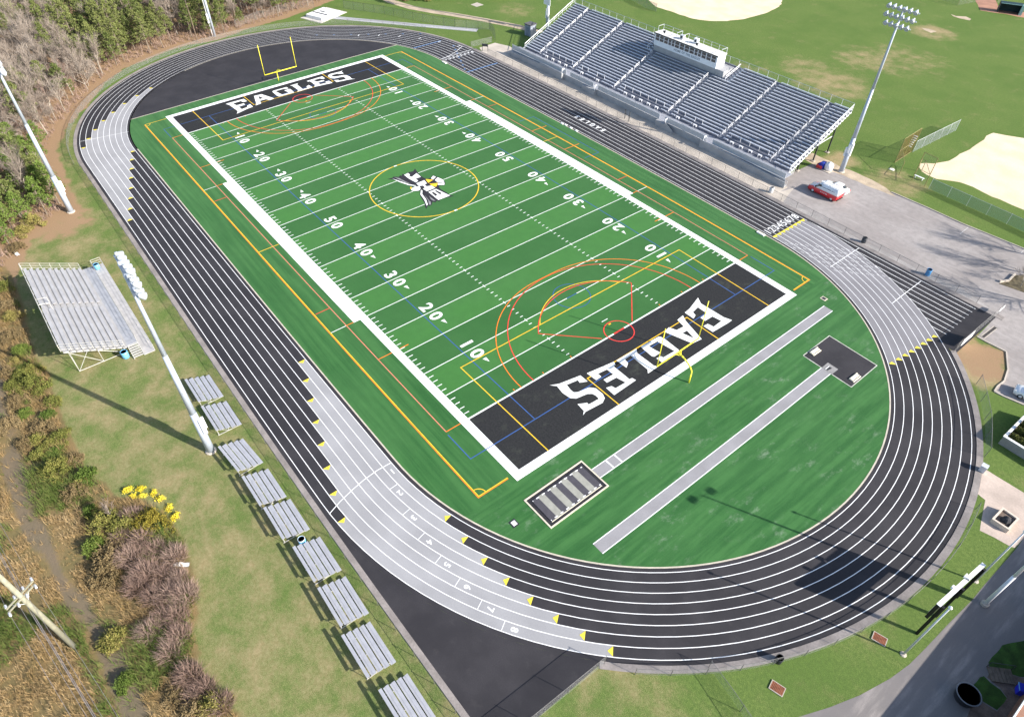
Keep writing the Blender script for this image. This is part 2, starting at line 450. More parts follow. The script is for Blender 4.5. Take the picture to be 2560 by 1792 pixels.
def arc(c, r, a0, a1, n=40): return [(c[0]+r*math.cos(a0+(a1-a0)*i/n), c[1]+r*math.sin(a0+(a1-a0)*i/n)) for i in range(n+1)]
yl, og, rd, pk, bl = MB(), MB(), MB(), MB(), MB()
yl.ribbon([(-54.95, -29.86), (54.95, -29.86), (54.95, -26)], .12, .022); yl.ribbon([(-54.95, 29.86), (54.95, 29.86), (54.95, 26)], .12, .022)
og.ribbon([(-54.9, -29.98), (55.07, -29.98), (55.07, -26)], .11, .0215); og.ribbon([(-54.9, 29.98), (55.07, 29.98), (55.07, 26)], .11, .0215)
for s in (-1, 1):
    yl.ribbon([(-54.95, s*29.86), (-54.95, s*25.6)], .12, .022)
    yl.ribbon([(s*54.9, -20.2), (s*38.45, -20.2), (s*38.45, 20.2), (s*54.9, 20.2)], .13, .026)
    yl.ribbon([(s*54.9, -9.2), (s*49.45, -9.2), (s*49.45, 9.2), (s*54.9, 9.2)], .13, .026)
    a = math.acos(5.5/9.15)
    yl.ribbon([(s*p[0], p[1]) for p in arc((43.9, 0), 9.15, PI-a, PI+a)], .12, .026)
    yl.ribbon([(s*44.0, -.2), (s*44.0, .2)], .2, .026)
    yl.ribbon([(0, s*29.8), (0, s*26.5)], .12, .022)
    for t_ in (-1, 1): yl.ribbon([(s*(54.95-.95*math.cos(q)), t_*(29.86-.95*math.sin(q))) for q in np.linspace(0, PI/2, 9)], .1, .024)
    # hockey circle and dashes
    q1 = arc((45.72, 1.83), 14.63, PI/2, PI, 26); q2 = arc((45.72, -1.83), 14.63, PI, 1.5*PI, 26)
    og.ribbon([(s*p[0], p[1]) for p in q1+q2], .12, .028)
    for t_ in (-1, 1):
        og.ribbon([(s*45.72, t_*27.5), (s*45.72, t_*25.5)], .12, .022)
        og.ribbon([(s*30.95, t_*27.5), (s*30.95, t_*25.5)], .12, .022); og.ribbon([(s*30.95, t_*24.25), (s*30.95, t_*23.0)], .13, .026)
        og.ribbon([(s*22.86, t_*27.6), (s*22.86, t_*26.45)], .12, .022)
        rd.ribbon([(s*18.28, t_*29.7), (s*18.28, t_*27.6)], .12, .0225)
        for k in range(1, 4): og.ribbon([(s*45.5, t_*(3.6+4.6*k)), (s*45.25, t_*(3.6+4.6*k))], .12, .026)
    # lacrosse arcs
    a1 = math.atan2(8.65, -6.1)
    rd.ribbon([(s*p[0], p[1]) for p in arc((45.72, 0), 10.55, a1, 2*PI-a1)], .12, .0275)
    a2 = PI/2
    rd.ribbon([(s*p[0], p[1]) for p in arc((45.72, 0), 14.55, a2, 2*PI-a2)], .12, .0275)
    for t_ in (-1, 1): rd.ribbon([(s*39.62, t_*8.65), (s*45.4, t_*2.8)], .12, .0275)
    rd.ribbon([(s*p[0], p[1]) for p in arc((45.72, 0), 2.0, 0, 2*PI)[:-1]], .13, .030, closed=True)
    rd.ribbon([(s*45.72, -.95), (s*45.72, .95)], .24, .032)
    bl.ribbon([(s*p[0], p[1]) for p in arc((36.58, 0), 2.6, 0, 2*PI)[:-1]], .1, .0245, closed=True)
    bl.ribbon([(s*36.58, -.9), (s*36.58, .9)], .14, .0255)
    bl.ribbon([(s*46.2, -27.6), (s*50.48, -27.6), (s*50.48, 27.6), (s*46.2, 27.6)], .12, .0205)
    pk.ribbon([(-45.72, s*27.5), (45.72, s*27.5)], .12, .021)
    bl.ribbon([(-50.4, s*18.4), (50.4, s*18.4)], .12, .0195)
og.ribbon([(-4.6, 27.6), (-4.6, 31.2)], .13, .0222); og.ribbon([(4.6, 27.6), (4.6, 31.2)], .13, .0222)
bl.ribbon([(-9.2, 28.3), (-9.2, 31.8), (9.2, 31.8), (9.2, 28.3)], .12, .0205)
yl.ribbon(arc((0, 0), 9.15, 0, 2*PI, 72)[:-1], .16, .026, closed=True)
struct(yl.build('soccer_lines', YELL, warp=True)); struct(og.build('hockey_lines', ORNG, warp=True))
struct(rd.build('lacrosse_arcs', RED, warp=True)); struct(pk.build('lacrosse_boundary', PINK, warp=True)); struct(bl.build('lacrosse_lines', BLUE, warp=True))

# numbers: built-in font turned to meshes
def glyphs(text, size, bold=.0, spacing=1.):
    cu = bpy.data.curves.new('txt', 'FONT'); cu.body = text; cu.size = size; cu.offset = bold; cu.align_x = 'CENTER'; cu.align_y = 'CENTER'; cu.fill_mode = 'BOTH'; cu.resolution_u = 3; cu.space_character = spacing
    o = bpy.data.objects.new('txt', cu); COL.objects.link(o); bpy.context.view_layer.update()
    m = bpy.data.meshes.new_from_object(o.evaluated_get(bpy.context.evaluated_depsgraph_get()))
    v = [tuple(p.co[:2]) for p in m.vertices]; f = [tuple(p.vertices) for p in m.polygons]
    bpy.data.objects.remove(o); bpy.data.curves.remove(cu); bpy.data.meshes.remove(m)
    return v, f
def put_text(mb, text, cx, cy, ux, uy, size, z, bold=.0, sx=1., sy=1., spacing=1.):
    """(ux,uy): reading direction; the tops point to its left"""
    v, f = glyphs(text, size, bold, spacing)
    mb.add([(cx+p[0]*sx*ux-p[1]*sy*uy, cy+p[0]*sx*uy+p[1]*sy*ux, z) for p in v], f)
b = MB()
for k in range(-4, 5):
    n = 50-10*abs(k); x = k*9.144
    for s in (-1, 1):
        for ch, dx in zip(str(n), (-1, 1)):
            put_text(b, ch, x+dx*1.12*(-s), s*17.2, -s, 0, 2.55, .034, .075, 1.05, 1.0)
        if k:
            d = 1 if k > 0 else -1
            b.add([(x+d*2.35, s*16.9-.28, .034), (x+d*2.35, s*16.9+.28, .034), (x+d*3.25, s*16.75, .034)], [(0, 2, 1)] if d > 0 else [(0, 1, 2)])
struct(b.build('yard_numbers', TWHITE, warp=True))

# end zone letters traced as outlines, then repeated turned half round
Z = crop(1370, 720, .21341)
LET = [([(1757,115),(1790,182),(2060,345),(2155,378),(2105,415),(1930,517),(1820,447),(1870,422),(1905,437),(1940,455),(2030,387),(1925,335),(1838,388),(1785,350),(1858,297),(1755,228),(1697,285),(1728,320),(1705,360),(1602,290),(1660,240)], None),
       ([(1580,322),(1612,385),(1800,600),(1690,650),(1365,515),(1415,462),(1505,495),(1590,452),(1515,375)], [(1628,500),(1575,530),(1712,592)]),
       ([(1085,690),(1215,800),(1245,806),(1318,758),(1245,722),(1182,682),(1280,626),(1480,740),(1350,815),(1320,800),(1268,825),(1335,872),(1530,757),(1530,725),(1370,600),(1325,575),(1295,571)], None),
       ([(800,850),(1035,712),(1045,765),(1240,910),(1292,920),(1170,1003),(1165,955),(968,792),(900,838),(938,880),(920,935)], None),
       ([(455,1000),(565,1080),(625,1040),(585,1005),(690,955),(765,1012),(650,1075),(690,1110),(800,1050),(908,1107),(790,1175),(745,1150),(680,1170),(775,1255),(1030,1080),(985,1055),(955,1070),(770,920),(790,900),(770,865)], None),
       ([(20,1140),(130,1122),(380,1025),(465,1095),(370,1110),(350,1080),(220,1135),(262,1190),(300,1222),(350,1220),(480,1165),(560,1175),(640,1240),(665,1290),(640,1345),(440,1450),(410,1492),(420,1440),(345,1360),(460,1345),(475,1365),(597,1298),(560,1262),(520,1240),(460,1242),(330,1295),(260,1290),(170,1230),(105,1150)], None)]
b = MB()
for out, hole in LET:
    o = [plan(*Z(*p)) for p in out]; h = [plan(*Z(*p)) for p in hole] if hole else None
    for s in (1, -1):
        b.sheet([(p[0]*s, p[1]*s) for p in o], .034, holes=[[(p[0]*s, p[1]*s) for p in h]] if h else ())
struct(b.build('end_zone_letters', TWHITE, warp=True))

# midfield emblem
Z = crop(880, 380, .14808)
EM = [(0, .030, [(600,460),(690,440),(700,420),(790,425),(815,400),(850,405),(845,375),(890,380),(960,345),(1035,330),(1065,285),(1095,330),(1150,400),(1215,440),(1265,465),(1330,440),(1360,400),(1410,412),(1460,430),(1540,470),(1578,520),(1562,568),(1480,572),(1470,600),(1500,635),(1600,690),(1660,735),(1725,747),(1640,765),(1590,775),(1490,805),(1475,842),(1440,822),(1405,855),(1360,842),(1342,900),(1310,915),(1285,905),(1255,965),(1238,930),(1225,860),(1148,740),(1148,680),(1160,655),(1130,668),(1040,672),(985,640),(990,595),(1060,585),(1080,580),(950,572),(850,522),(690,468)]),
      (1, .034, [(880,392),(945,360),(978,386),(965,412),(1012,425),(1090,362),(1165,425),(1075,456),(1118,490),(1078,518),(960,455)]),
      (1, .034, [(1085,535),(1160,505),(1220,480),(1265,535),(1225,552),(1260,585),(1340,572),(1408,610),(1265,668),(1198,625),(1235,605),(1195,570),(1130,580)]),
      (1, .034, [(1290,680),(1420,628),(1655,740),(1460,815)]),
      (0, .038, [(1345,692),(1375,678),(1445,728),(1410,750)]), (0, .038, [(1398,662),(1420,650),(1515,698),(1490,722)]),
      (1, .034, [(1332,450),(1370,405),(1418,425),(1372,470)]), (1, .034, [(1400,480),(1445,432),(1530,470),(1560,508),(1450,522)]), (1, .034, [(1450,532),(1562,520),(1560,560),(1452,562)]),
      (2, .036, [(1242,462),(1300,468),(1372,475),(1330,500),(1290,528),(1262,495)]), (2, .036, [(1308,540),(1450,528),(1440,560),(1420,592),(1350,578)]),
      (1, .034, [(680,455),(760,480),(960,548),(1078,570),(1075,580),(950,564),(800,512)]), (1, .034, [(1165,640),(1190,660),(1185,715),(1250,800),(1280,890),(1262,912),(1220,810),(1155,722)]),
      (1, .034, [(995,622),(1060,590),(1140,583),(1160,620),(1130,656),(1040,664),(1000,648)]), (2, .036, [(985,595),(1012,600),(1014,632),(985,628)]),
      (3, .034, [(705,430),(800,447),(900,500),(990,540),(900,522),(790,468)]), (3, .034, [(1225,730),(1330,850),(1332,895),(1300,890),(1285,820)]), (3, .034, [(1300,745),(1410,828),(1370,826),(1335,805)])]
b = MB()
for mi, z, pl in EM: b.sheet([plan(*Z(*p)) for p in pl], z, mi)
struct(b.build('midfield_emblem', [BLACKT, TWHITE, YELL, GREYT], warp=True))

# ---------------------------------------------------------------- running track
def stations(kind, a, b, n=None):
    """list of (cx, nx, ny); kind 'b' bottom straight x a->b, 't' top straight, 'n' near arc angles (deg), 'f' far arc angles"""
    n = n or max(1, int(abs(b-a)/(2.5)))
    out = []
    for i in range(n+1):
        q = a+(b-a)*i/n
        if kind == 'b': out.append((q, 0, -1))
        elif kind == 't': out.append((q, 0, 1))
        elif kind == 'n': out.append((HS, math.cos(math.radians(q)), math.sin(math.radians(q))))
        else: out.append((-HS, math.cos(math.radians(q)), math.sin(math.radians(q))))
    return out
LOOP = stations('b', -HS, HS)[:-1]+stations('n', -90, 90)[:-1]+stations('t', HS, -HS)[:-1]+stations('f', 90, 270)
def band_(mb, st, R0, R1, z, k=1):
    for j in range(k):
        a, c = R0+(R1-R0)*j/k, R0+(R1-R0)*(j+1)/k
        vs = []
        for cx, nx, ny in st: vs += [(cx+a*nx, a*ny, z), (cx+c*nx, c*ny, z)]
        fs = []
        for i in range(len(st)-1):
            q = (2*i, 2*i+1, 2*i+3, 2*i+2)
            A, B, C_ = (Vector(vs[q[0]]), Vector(vs[q[1]]), Vector(vs[q[2]]))
            fs.append(q if (B-A).cross(C_-B).z > 0 else q[::-1])
        mb.add(vs, fs)
t = NT('track_rubber')
oc = t.n('ShaderNodeTexCoord').outputs['Object']
n1 = t.noise(oc, .22, 6, .6); n2 = t.noise(oc, 9, 4, .6)
c = t.mix(t.mapr(n1, .35, .7), (.027, .0255, .030), (.044, .0415, .047))
c = t.mix(t.mapr(n2, .3, .7, 0, .5), c, (.026, .0245, .029)); c = t.mix(t.mapr(t.noise(oc, .9, 6, .7), .55, .75, 0, .35), c, (.060, .056, .058))
t.out(c, .75, .3); TRK = t.m
b = MB(); band_(b, LOOP, RI, RO, .010, 8)
# far D area and chutes
for i in range(24):
    x0, x1 = -HS-RI*math.sin(PI/2*i/24), -HS-RI*math.sin(PI/2*(i+1)/24)
    x0, x1 = min(x0, -59.2), min(x1, -59.2)
    if x0 <= x1: continue
    h0, h1 = (math.sqrt(max(0, RI**2-(-x-HS)**2)) for x in (x0, x1))
    for j in range(20):
        u, w = 2*j/20-1, 2*(j+1)/20-1
        b.add([(x1, u*h1, .010), (x0, u*h0, .010), (x0, w*h0, .010), (x1, w*h1, .010)], [(0, 1, 2, 3)])
for s, xe, ye, yo in ((-1, 75.7, 31.8, 44.1), (1, 76.2, 32.0, 44.6)):
    n = 26
    for i in range(n):
        xa, xb = HS+(xe-HS)*i/n, HS+(xe-HS)*(i+1)/n
        ya, yb = (max(math.sqrt(max(0, RO**2-(x-HS)**2)), ye) for x in (xa, xb))
        for j in range(3):
            q = [(xa, ya+(yo-ya)*j/3), (xb, yb+(yo-yb)*j/3), (xb, yb+(yo-yb)*(j+1)/3), (xa, ya+(yo-ya)*(j+1)/3)]
            q = [(p[0], s*p[1], .010) for p in q]
            b.add(q if s > 0 else q[::-1], [(0, 1, 2, 3)])
struct(b.build('running_track', TRK, warp=True))

GREYTR = mat('grey_track_rubber', (.31, .31, .325), .8, var=.08, scale=.25, scale2=8)
GREYTR2 = mat('mid_grey_track_rubber', (.205, .20, .215), .8, var=.08, scale=.25, scale2=8)
g, g2, yb, ln = MB(), MB(), MB(), MB()
nxs = [25.2, 28.5, 31.8, 35.2, 38.5, 41.8, 45.2, None]; nang = [-74.2, -69.5, -65, -60.7, -56.6, -52.7, -49, -45.5]
fang = [-139, -132.6, -126.5, -120.4, -115, -109.6, -104.6, -99.7]; fxs = [-45, -41.9, -38.5, -35.25, -31.7, -28.4, -25, -21.6]
rang = [41.6, 43.1, 44.5, 45.8, 47, 48.2, 49.3, 50.3]
def tri(mb, st, d, R0, R1):
    """yellow triangle on a zone end: base on the end line, point into the zone (d = +-1 along the lane)"""
    cx, nx, ny = st; tx, ty = -ny*d, nx*d
    p = [(cx+R*nx, R*ny) for R in (R0+.06, R1-.06)]; m = ((p[0][0]+p[1][0])/2+tx*.5, (p[0][1]+p[1][1])/2+ty*.5)
    vs = [(*p[0], .030), (*p[1], .030), (*m, .030)]
    a, c, e = map(Vector, vs); mb.add(vs, [(0, 1, 2)] if (c-a).cross(e-a).z > 0 else [(0, 2, 1)])
for i in range(8):
    R0, R1 = RL+LW*i, RL+LW*(i+1)
    st = (stations('b', nxs[i], HS)[:-1] if nxs[i] else [])+stations('n', -90 if nxs[i] else -85.9, nang[i], 14)
    band_(g, st, R0, R1, .014); tri(yb, st[0], 1, R0, R1); tri(yb, st[-1], -1, R0, R1)
    st = stations('f', 360+fang[i], 270, 14)[:-1]+stations('b', -HS, fxs[i])
    band_(g, st, R0, R1, .014); tri(yb, st[0], 1, R0, R1); tri(yb, st[-1], -1, R0, R1)
    st = stations('n', rang[i], 90, 18)+[(45.15, 0, 1)]
    band_(g2, st, R0, R1, .014); tri(yb, st[0], 1, R0, R1); tri(yb, st[-1], -1, R0, R1)
yb.ribbon([(45.15, RL), (45.15, RL+8*LW)], .16, .029)
struct(g.build('exchange_zone', GREYTR, warp=True)); struct(g2.build('relay_zone', GREYTR2, warp=True)); struct(yb.build('zone_marks', TRACKY, warp=True))
for i in range(9):
    R = RL+LW*i; band_(ln, LOOP, R-.04, R+.04, .022)
for i in range(9):       # straight lanes of the right-hand chute
    y = RL+LW*i; x0 = HS+math.sqrt(max(0, (RL+8*LW)**2-y*y))+.05; x0 = max(HS, x0)
    ln.ribbon([(x0, y), (73.6, y)], .09, .022)
ln.ribbon([(55.2, 35.2), (55.2, 43.27)], .1, .024); ln.ribbon([(65.5, 34.9), (65.5, 43.27)], .1, .024)
ln.ribbon([(45.6, -34.72), (45.55, -36.4), (45.75, -38.2), (46.15, -40.), (46.65, -41.7), (47.3, -43.3)], .09, .024)
ln.ribbon([(-54.0, -33.4), (-55.75, -41.9)], .08, .024)
ln.ribbon([(-45.3, RL), (-45.5, RL+8*LW)], .14, .024)
ln.ribbon([(-45.0, RL), (-45.6, 37), (-46.8, 40), (-48.8, 43.2)], .12, .025)
sang = [-85.5, -80.3, -75.5, -71.1, -66.9, -62.8, -59.0]
for i, a in enumerate(sang):
    R0 = RL+LW*(i+1); n = (math.cos(math.radians(a)), math.sin(math.radians(a)))
    ln.ribbon([(HS+R0*n[0], R0*n[1]), (HS+(R0+LW)*n[0], (R0+LW)*n[1])], .07, .024)
for i in range(8):
    Rm = RL+LW*(i+.5); a = [-90.] + sang; a = a[i]; aa = math.radians(a)+1.05/Rm
    put_text(ln, str(i+1), HS+Rm*math.cos(aa), Rm*math.sin(aa), math.cos(aa), math.sin(aa), .95, .026, .025)
    put_text(ln, str(i+1), 43.85, Rm, 0, 1, 1.85, .026, .03, .78, 1.0)
    put_text(ln, str(i+1), -44.2, Rm, 0, 1, 1.1, .026, .04, .95, 1.0)
    for k in range(7):     # hurdle marks in the grey relay zone
        for q in (.28, .72):
            x = 47.2+1.15*i+k*1.45+(.6 if q > .5 else 0); 
            if x > 66: continue
            y = RL+LW*(i+q); R = math.hypot(x-HS, y)
            if R > RL+8*LW-.1 or x > 63.5: continue
            ln.ribbon([(x, y), (x+.55, y)], .06, .024)
for i in range(6):
    a = math.radians(95+7.5*i); R = RL+LW*(7-i)
    for q in (0, .5): ln.ribbon([(-HS+(R+q*LW)*math.cos(a), (R+q*LW)*math.sin(a)), (-HS+(R+(q+.4)*LW)*math.cos(a), (R+(q+.4)*LW)*math.sin(a))], .22, .024)
for ch, x in zip('EAGLES', np.linspace(3.35, -3.95, 6)): put_text(ln, ch, x, 38.72, -1, 0, 1.55, .026, .06, .85, .95)
struct(ln.build('lane_lines', WHITE, warp=True))
b = MB()
b.ribbon([(-35.3, RL), (-35.3, RL+8*LW)], .28, .024); b.ribbon([(-54.9, 33.4), (-54.9, 41.2)], .28, .024)
for i in range(7):
    b.ribbon([(-50.4+i*2.2, 41.6-i*1.05), (-49.9+i*2.2, 41.6-i*1.05)], .35, .024)
    b.ribbon([(-62.0-i*2.6, 40.2-i*3.4), (-62.3-i*2.6, 39.8-i*3.4)], .25, .024)
struct(b.build('blue_lane_marks', TRACKB, warp=True))

# inner and outer curbs
b = MB(); band_(b, stations('f', 204.5, 270)[0:]+LOOP[1:], RI-.12, RI+.05, .026)
b.ribbon([(-59.2, -31.5), (-59.2, 31.5)], .22, .024)
for st in (stations('f', 155.5, 90),): band_(b, st, RI-.12, RI+.05, .027)
struct(b.build('inner_curb', mat('inner_curb_concrete', (.50, .46, .38), .9, var=.1), warp=True))
b = MB()
def curb(mb, pts, w0, w1, h):     # along pts (plan), from offset w0 to w1 to the outside
    n = len(pts); vs = []
    for i in range(n):
        d = (Vector(pts[min(i+1, n-1)])-Vector(pts[max(0, i-1)])).normalized(); nn = Vector((d.y, -d.x))
        p = Vector(pts[i]); vs += [(*(p+nn*w0), 0), (*(p+nn*w0), h), (*(p+nn*w1), h), (*(p+nn*w1), 0)]
    fs = []
    for i in range(n-1):
        for k in range(3): fs.append((4*i+k, 4*i+k+1, 4*i+k+5, 4*i+k+4))
    mb.add(vs, [f[::-1] for f in fs])
out_near = [(HS+RO*math.cos(math.radians(a)), RO*math.sin(math.radians(a))) for a in np.linspace(-47, 47, 36)]
out_left = [(x, -RO) for x in np.arange(-45.6, 80.1, 2.5)]
out_far = [(-HS+RO*math.cos(math.radians(a)), RO*math.sin(math.radians(a))) for a in np.linspace(90, 270, 70)]
out_right = [(x, RO) for x in np.arange(77, -45.7, -2.5)]
curb(b, out_far+out_left, 0, .62, .06); curb(b, out_near, 0, .7, .06)
curb(b, out_right, 0, .95, .05)
struct(b.build('curb', CURB, warp=True))

# runways, pits
RUN = mat('runway_rubber', (.27, .265, .28), .8, var=.09, scale=.4, scale2=9)
b = MB(); rect(b, 59.75, 61.1, -18.2, 26.5, .018); rect(b, 66.5, 67.85, -24.4, 15.5, .018)
struct(b.build('runway', RUN, warp=True))
b = MB()
for x0, x1, y0, y1 in ((59.75, 61.1, -18.2, 26.5), (66.5, 67.85, -24.4, 15.5)):
    for x in (x0, x1): b.ribbon([(x, y0), (x, y1)], .1, .022)
b.ribbon([(59.75, -16.15), (61.1, -16.15)], .17, .024); b.ribbon([(59.75, -14.88), (61.1, -14.88)], .17, .024)
struct(b.build('runway_lines', WHITE, warp=True))
b = MB(); rect(b, 63.72, 70.8, 15.5, 21.6, .017); struct(b.build('vault_pad', TRK, warp=True))
b = MB(); b.ribbon([(63.72, 15.5), (63.72, 21.6), (70.8, 21.6), (70.8, 15.5), (63.72, 15.5)], .1, .022)
struct(b.build('pad_border', mat('pad_border_paint', (.55, .56, .50), .9), warp=True))
b = MB(); rect(b, 66.5, 68.02, 15.46, 16.95, .024, .5); struct(b.build('vault_box_pad', CONCG, warp=True))

def thing_mesh(mb, name, m, label, cat, group=None, warp=False, smooth=False):
    return tag(mb.build(name, m, None, smooth, warp), label, cat, group)

def local(x, y):      # plan point and local heading in the scene
    a, c = survey([(x, y), (x+1, y)]); d = c-a
    return Vector((a[0], a[1], 0)), math.atan2(d[1], d[0])
p, r = local(67.2, 16.05)
e = empty('vault_box', p, r, 'sunken metal plant box at the end of the longer lower runway', 'vault box')
b = MB(); b.box(-.25, .25, -.45, .45, .026, .034); b.build('rim', CONCG, e)
b = MB(); b.hexa([(-.1,-.4,.036),(.1,-.4,.036),(.2,.4,.036),(-.2,.4,.036),(-.1,-.4,.044),(.1,-.4,.044),(.2,.4,.044),(-.2,.4,.044)]); b.build('trough', DSTEEL, e)
b = MB(); b.bar((-.22,-.42,.05),(-.22,.42,.05),.08,.05); b.build('lip', WHITE, e)
for (x, y, lab) in ((64.3, 17.35, 'cream standard base cover on the black vault pad, on the side nearer the goalpost'), (70.22, 17.25, 'cream standard base cover on the black vault pad, on the side nearer the track bend')):
    p, r = local(x, y); e = empty('standard_base', p, r, lab, 'base cover', 'standard base covers on the vault pad')
    CRM = mat('cream_plastic', (.70, .66, .54), .6, var=.06)
    b = MB(); b.box(-.36, .12, -.8, .8, .02, .16); b.box(-.3, .06, -.72, .72, .16, .2); b.build('cover', CRM, e)
    b = MB(); b.box(.22, .38, -.85, .8, .02, .13); b.build('rail', CRM, e)
    b = MB(); b.box(-.36, -.25, .8, 1.0, .02, .12); b.build('handle', CRM, e)
# long-jump pit with striped cover
p, r = local(60.35, -22.37)
e = empty('long_jump_pit', p, r, 'long jump pit under a black and grey striped cover with cream curb', 'sand pit')
b = MB(); w, l, k = 2.19, 4.2, .17
for x0, x1, y0, y1 in ((-w, w, -l, -l+k), (-w, w, l-k, l), (-w, -w+k, -l+k, l-k), (w-k, w, -l+k, l-k)): b.box(x0, x1, y0, y1, 0, .075)
b.build('pit_curb', mat('cream_curb', (.60, .54, .44), .9, var=.08), e)
b = MB(); b.box(-w+k, w-k, -l+k, l-k, 0, .022); b.build('pit_floor', mat('pit_black', (.02, .02, .026), .9), e)
DK = mat('cover_dark', (.065, .062, .075), .75, var=.1); LT = mat('cover_grey', (.30, .30, .265), .75, var=.1)
b = MB(); n = 9; L = 7.25
for i in range(n):
    y0 = -3.6+L*i/n; b.box(-1.6, 1.6, y0, y0+L/n-.004, .03, .09, i % 2)
b.build('cover', [DK, LT], e)
for i in range(n+1):
    for x in (-1.48, 1.48):
        b = MB(); b.box(x-.06, x+.06, max(-3.55, -3.6+L*i/n-.25), min(3.6, -3.6+L*i/n+.12), .092, .10); b.build('strap', WHITE, e)
b = MB(); b.bar((1.66, -3.6, .06), (1.66, 3.6, .06), .07, .06); b.build('edge_rail', mat('cream_plastic', (.70, .66, .54)), e)
for (x, y, lab, dark) in ((59.78, -29.02, 'small square box with pale lid in the turf beside the long jump pit', 0), (58.82, 27.85, 'small square box with dark lid in the turf off the right field corner', 1)):
    p, r = local(x, y); e = empty('utility_box', p, r, lab, 'utility box', 'lidded boxes set in the turf')
    b = MB(); b.box(-.42, .42, -.38, .38, 0, .05); b.build('frame', DSTEEL if not dark else mat('cream_curb', (.60, .54, .44)), e)
    b = MB(); b.box(-.27, .27, -.24, .24, .05, .075); b.build('lid', WHITE if not dark else DSTEEL, e)
for (q0, q1, lab) in (((42.75, 34.05), (44.15, 34.05), 'white timing box on the turf edge by the lane numbers at the near bend'), ((-43.5, 34.1), (-42.3, 34.1), 'white timing box on the turf edge by the far finish line')):
    p, r = local((q0[0]+q1[0])/2, q0[1]-.15); e = empty('timing_box', p, r, lab, 'box', 'white boxes along the turf edge')
    b = MB(); b.box(-.72, .72, -.26, .26, 0, .16); b.build('body', WHITE, e); b = MB(); b.box(-.5, .5, -.2, .2, .16, .19); b.build('lid', mat('cream_plastic', (.7, .66, .54)), e)
Zt = crop(1400, 250, .10453)
for i, q in enumerate([(50, 575), (138, 610), (258, 680), (392, 748)]):
    p = at(*Zt(*q)); b = MB(); b.box(-.28, .28, -.2, .2, 0, .14); b.box(-.2, .2, -.14, .14, .14, .17)
    o = thing_mesh(b, 'starting_block', WHITE, 'small white block on the turf edge opposite the lane lettering', 'block', 'white blocks on the turf edge by the lettering'); o.location = p; o.rotation_euler.z = .03

# ---------------------------------------------------------------- goalposts
GPY = mat('goalpost_yellow', (.86, .78, .05), .4, var=.04)
def goalpost(base_px, cb_px, lab, s):
    p = at(*base_px); e = empty('goalpost', p, 0, lab, 'goalpost', 'yellow football goalposts')
    c0, c1 = (at(*q, 3.05) for q in cb_px)
    c0 -= p; c1 -= p; m = (c0+c1)/2; d = (c1-c0).normalized(); m = m
    b = MB(); pts = [Vector((0, 0, 0)), Vector((0, 0, 1.7))]
    for i in range(1, 9):
        a = PI/2*i/8; pts.append(Vector((m.x*(1-math.cos(a)), m.y*(1-math.cos(a)), 1.7+(3.0-1.7)*math.sin(a))))
    b.path(pts, .1, 10); b.build('gooseneck', GPY, e, True)
    b = MB(); b.tube(c0-d*.05, c1+d*.05, .085, 10); b.build('crossbar', GPY, e, True)
    for c in (c0, c1):
        b = MB(); b.tube(c, c+Vector((0, 0, 6.1)), .06, 8); b.build('upright', GPY, e, True)
    b = MB(); b.tube(m-d*.55, Vector((m.x*.8, m.y*.8, 2.85)), .05, 6); b.tube(m+d*.55, Vector((m.x*.8, m.y*.8, 2.85)), .05, 6); b.build('brace', GPY, e)
    return e
goalpost((1721.8, 956.2), ((1642.5, 915.8), (1746, 846)), 'yellow goalpost standing at the near end zone beside the runways', 1)
goalpost((696.7, 202), ((661.8, 188.5), (740.7, 166.7)), 'yellow goalpost standing at the far end zone before the black bend', -1)

# ---------------------------------------------------------------- fences
DULL = mat('dull_rail', (.17, .165, .165), .6, .2)
def fence(name, pts, h, label, post=3., m=None, group=None, rail=DULL, post_r=.03, low=False, cat='fence'):
    pts = [Vector((p[0], p[1], 0)) for p in pts]
    e = empty(name, pts[0], 0, label, cat, group); o = pts[0]
    L = [0.]
    for a, c in zip(pts[:-1], pts[1:]): L.append(L[-1]+(c-a).length)
    me = bpy.data.meshes.new('mesh'); vs = []; fs = []; uvs = []
    for i, p in enumerate(pts): q = p-o; vs += [(q.x, q.y, .05), (q.x, q.y, h)]
    for i in range(len(pts)-1):
        fs.append((2*i, 2*i+2, 2*i+3, 2*i+1)); uvs += [(L[i], 0), (L[i+1], 0), (L[i+1], h), (L[i], h)]
    me.from_pydata(vs, [], fs); u = me.uv_layers.new(name='UVMap')
    u.data.foreach_set('uv', [c for q in uvs for c in q]); me.materials.append(m or LINK)
    mo = bpy.data.objects.new('mesh', me); COL.objects.link(mo); mo.parent = e
    b = MB(); b.path([p-o+Vector((0, 0, h)) for p in pts], .024, 5)
    if low: b.path([p-o+Vector((0, 0, .08)) for p in pts], .025, 4)
    b.build('top_rail', rail, e)
    n = max(1, int(L[-1]/post)); cnt = 0
    pm = MB(); pm.tube((0, 0, 0), (0, 0, h+.05), post_r, 6); pm.lathe((0, 0, h+.05), [(post_r*1.2, 0), (post_r*.9, .05), (.005, .07)], 6)
    first = None
    for i in range(n+1):
        s = L[-1]*i/n; k = max(0, min(len(L)-2, int(np.searchsorted(L, s)-1)))
        f = (s-L[k])/max(1e-6, L[k+1]-L[k]); p = pts[k]+(pts[k+1]-pts[k])*f-o
        if first is None: first = pm.build('post', rail, e); first.location = p
        else:
            c = first.copy(); COL.objects.link(c); c.location = p
    return e
S = lambda pts: [tuple(q) for q in survey(pts)]
fence('track_fence', S([(x, -44.55) for x in np.arange(-45.6, 79, 3.)]), 1.15, 'low chain link fence along the straight in front of the small bleachers', 3.)
fence('track_fence', S([(-HS+45.2*math.cos(math.radians(a)), 45.2*math.sin(math.radians(a))) for a in np.linspace(112, 268, 40)]), 1.15, 'low chain link fence curving round the far bend below the woods', 3.)
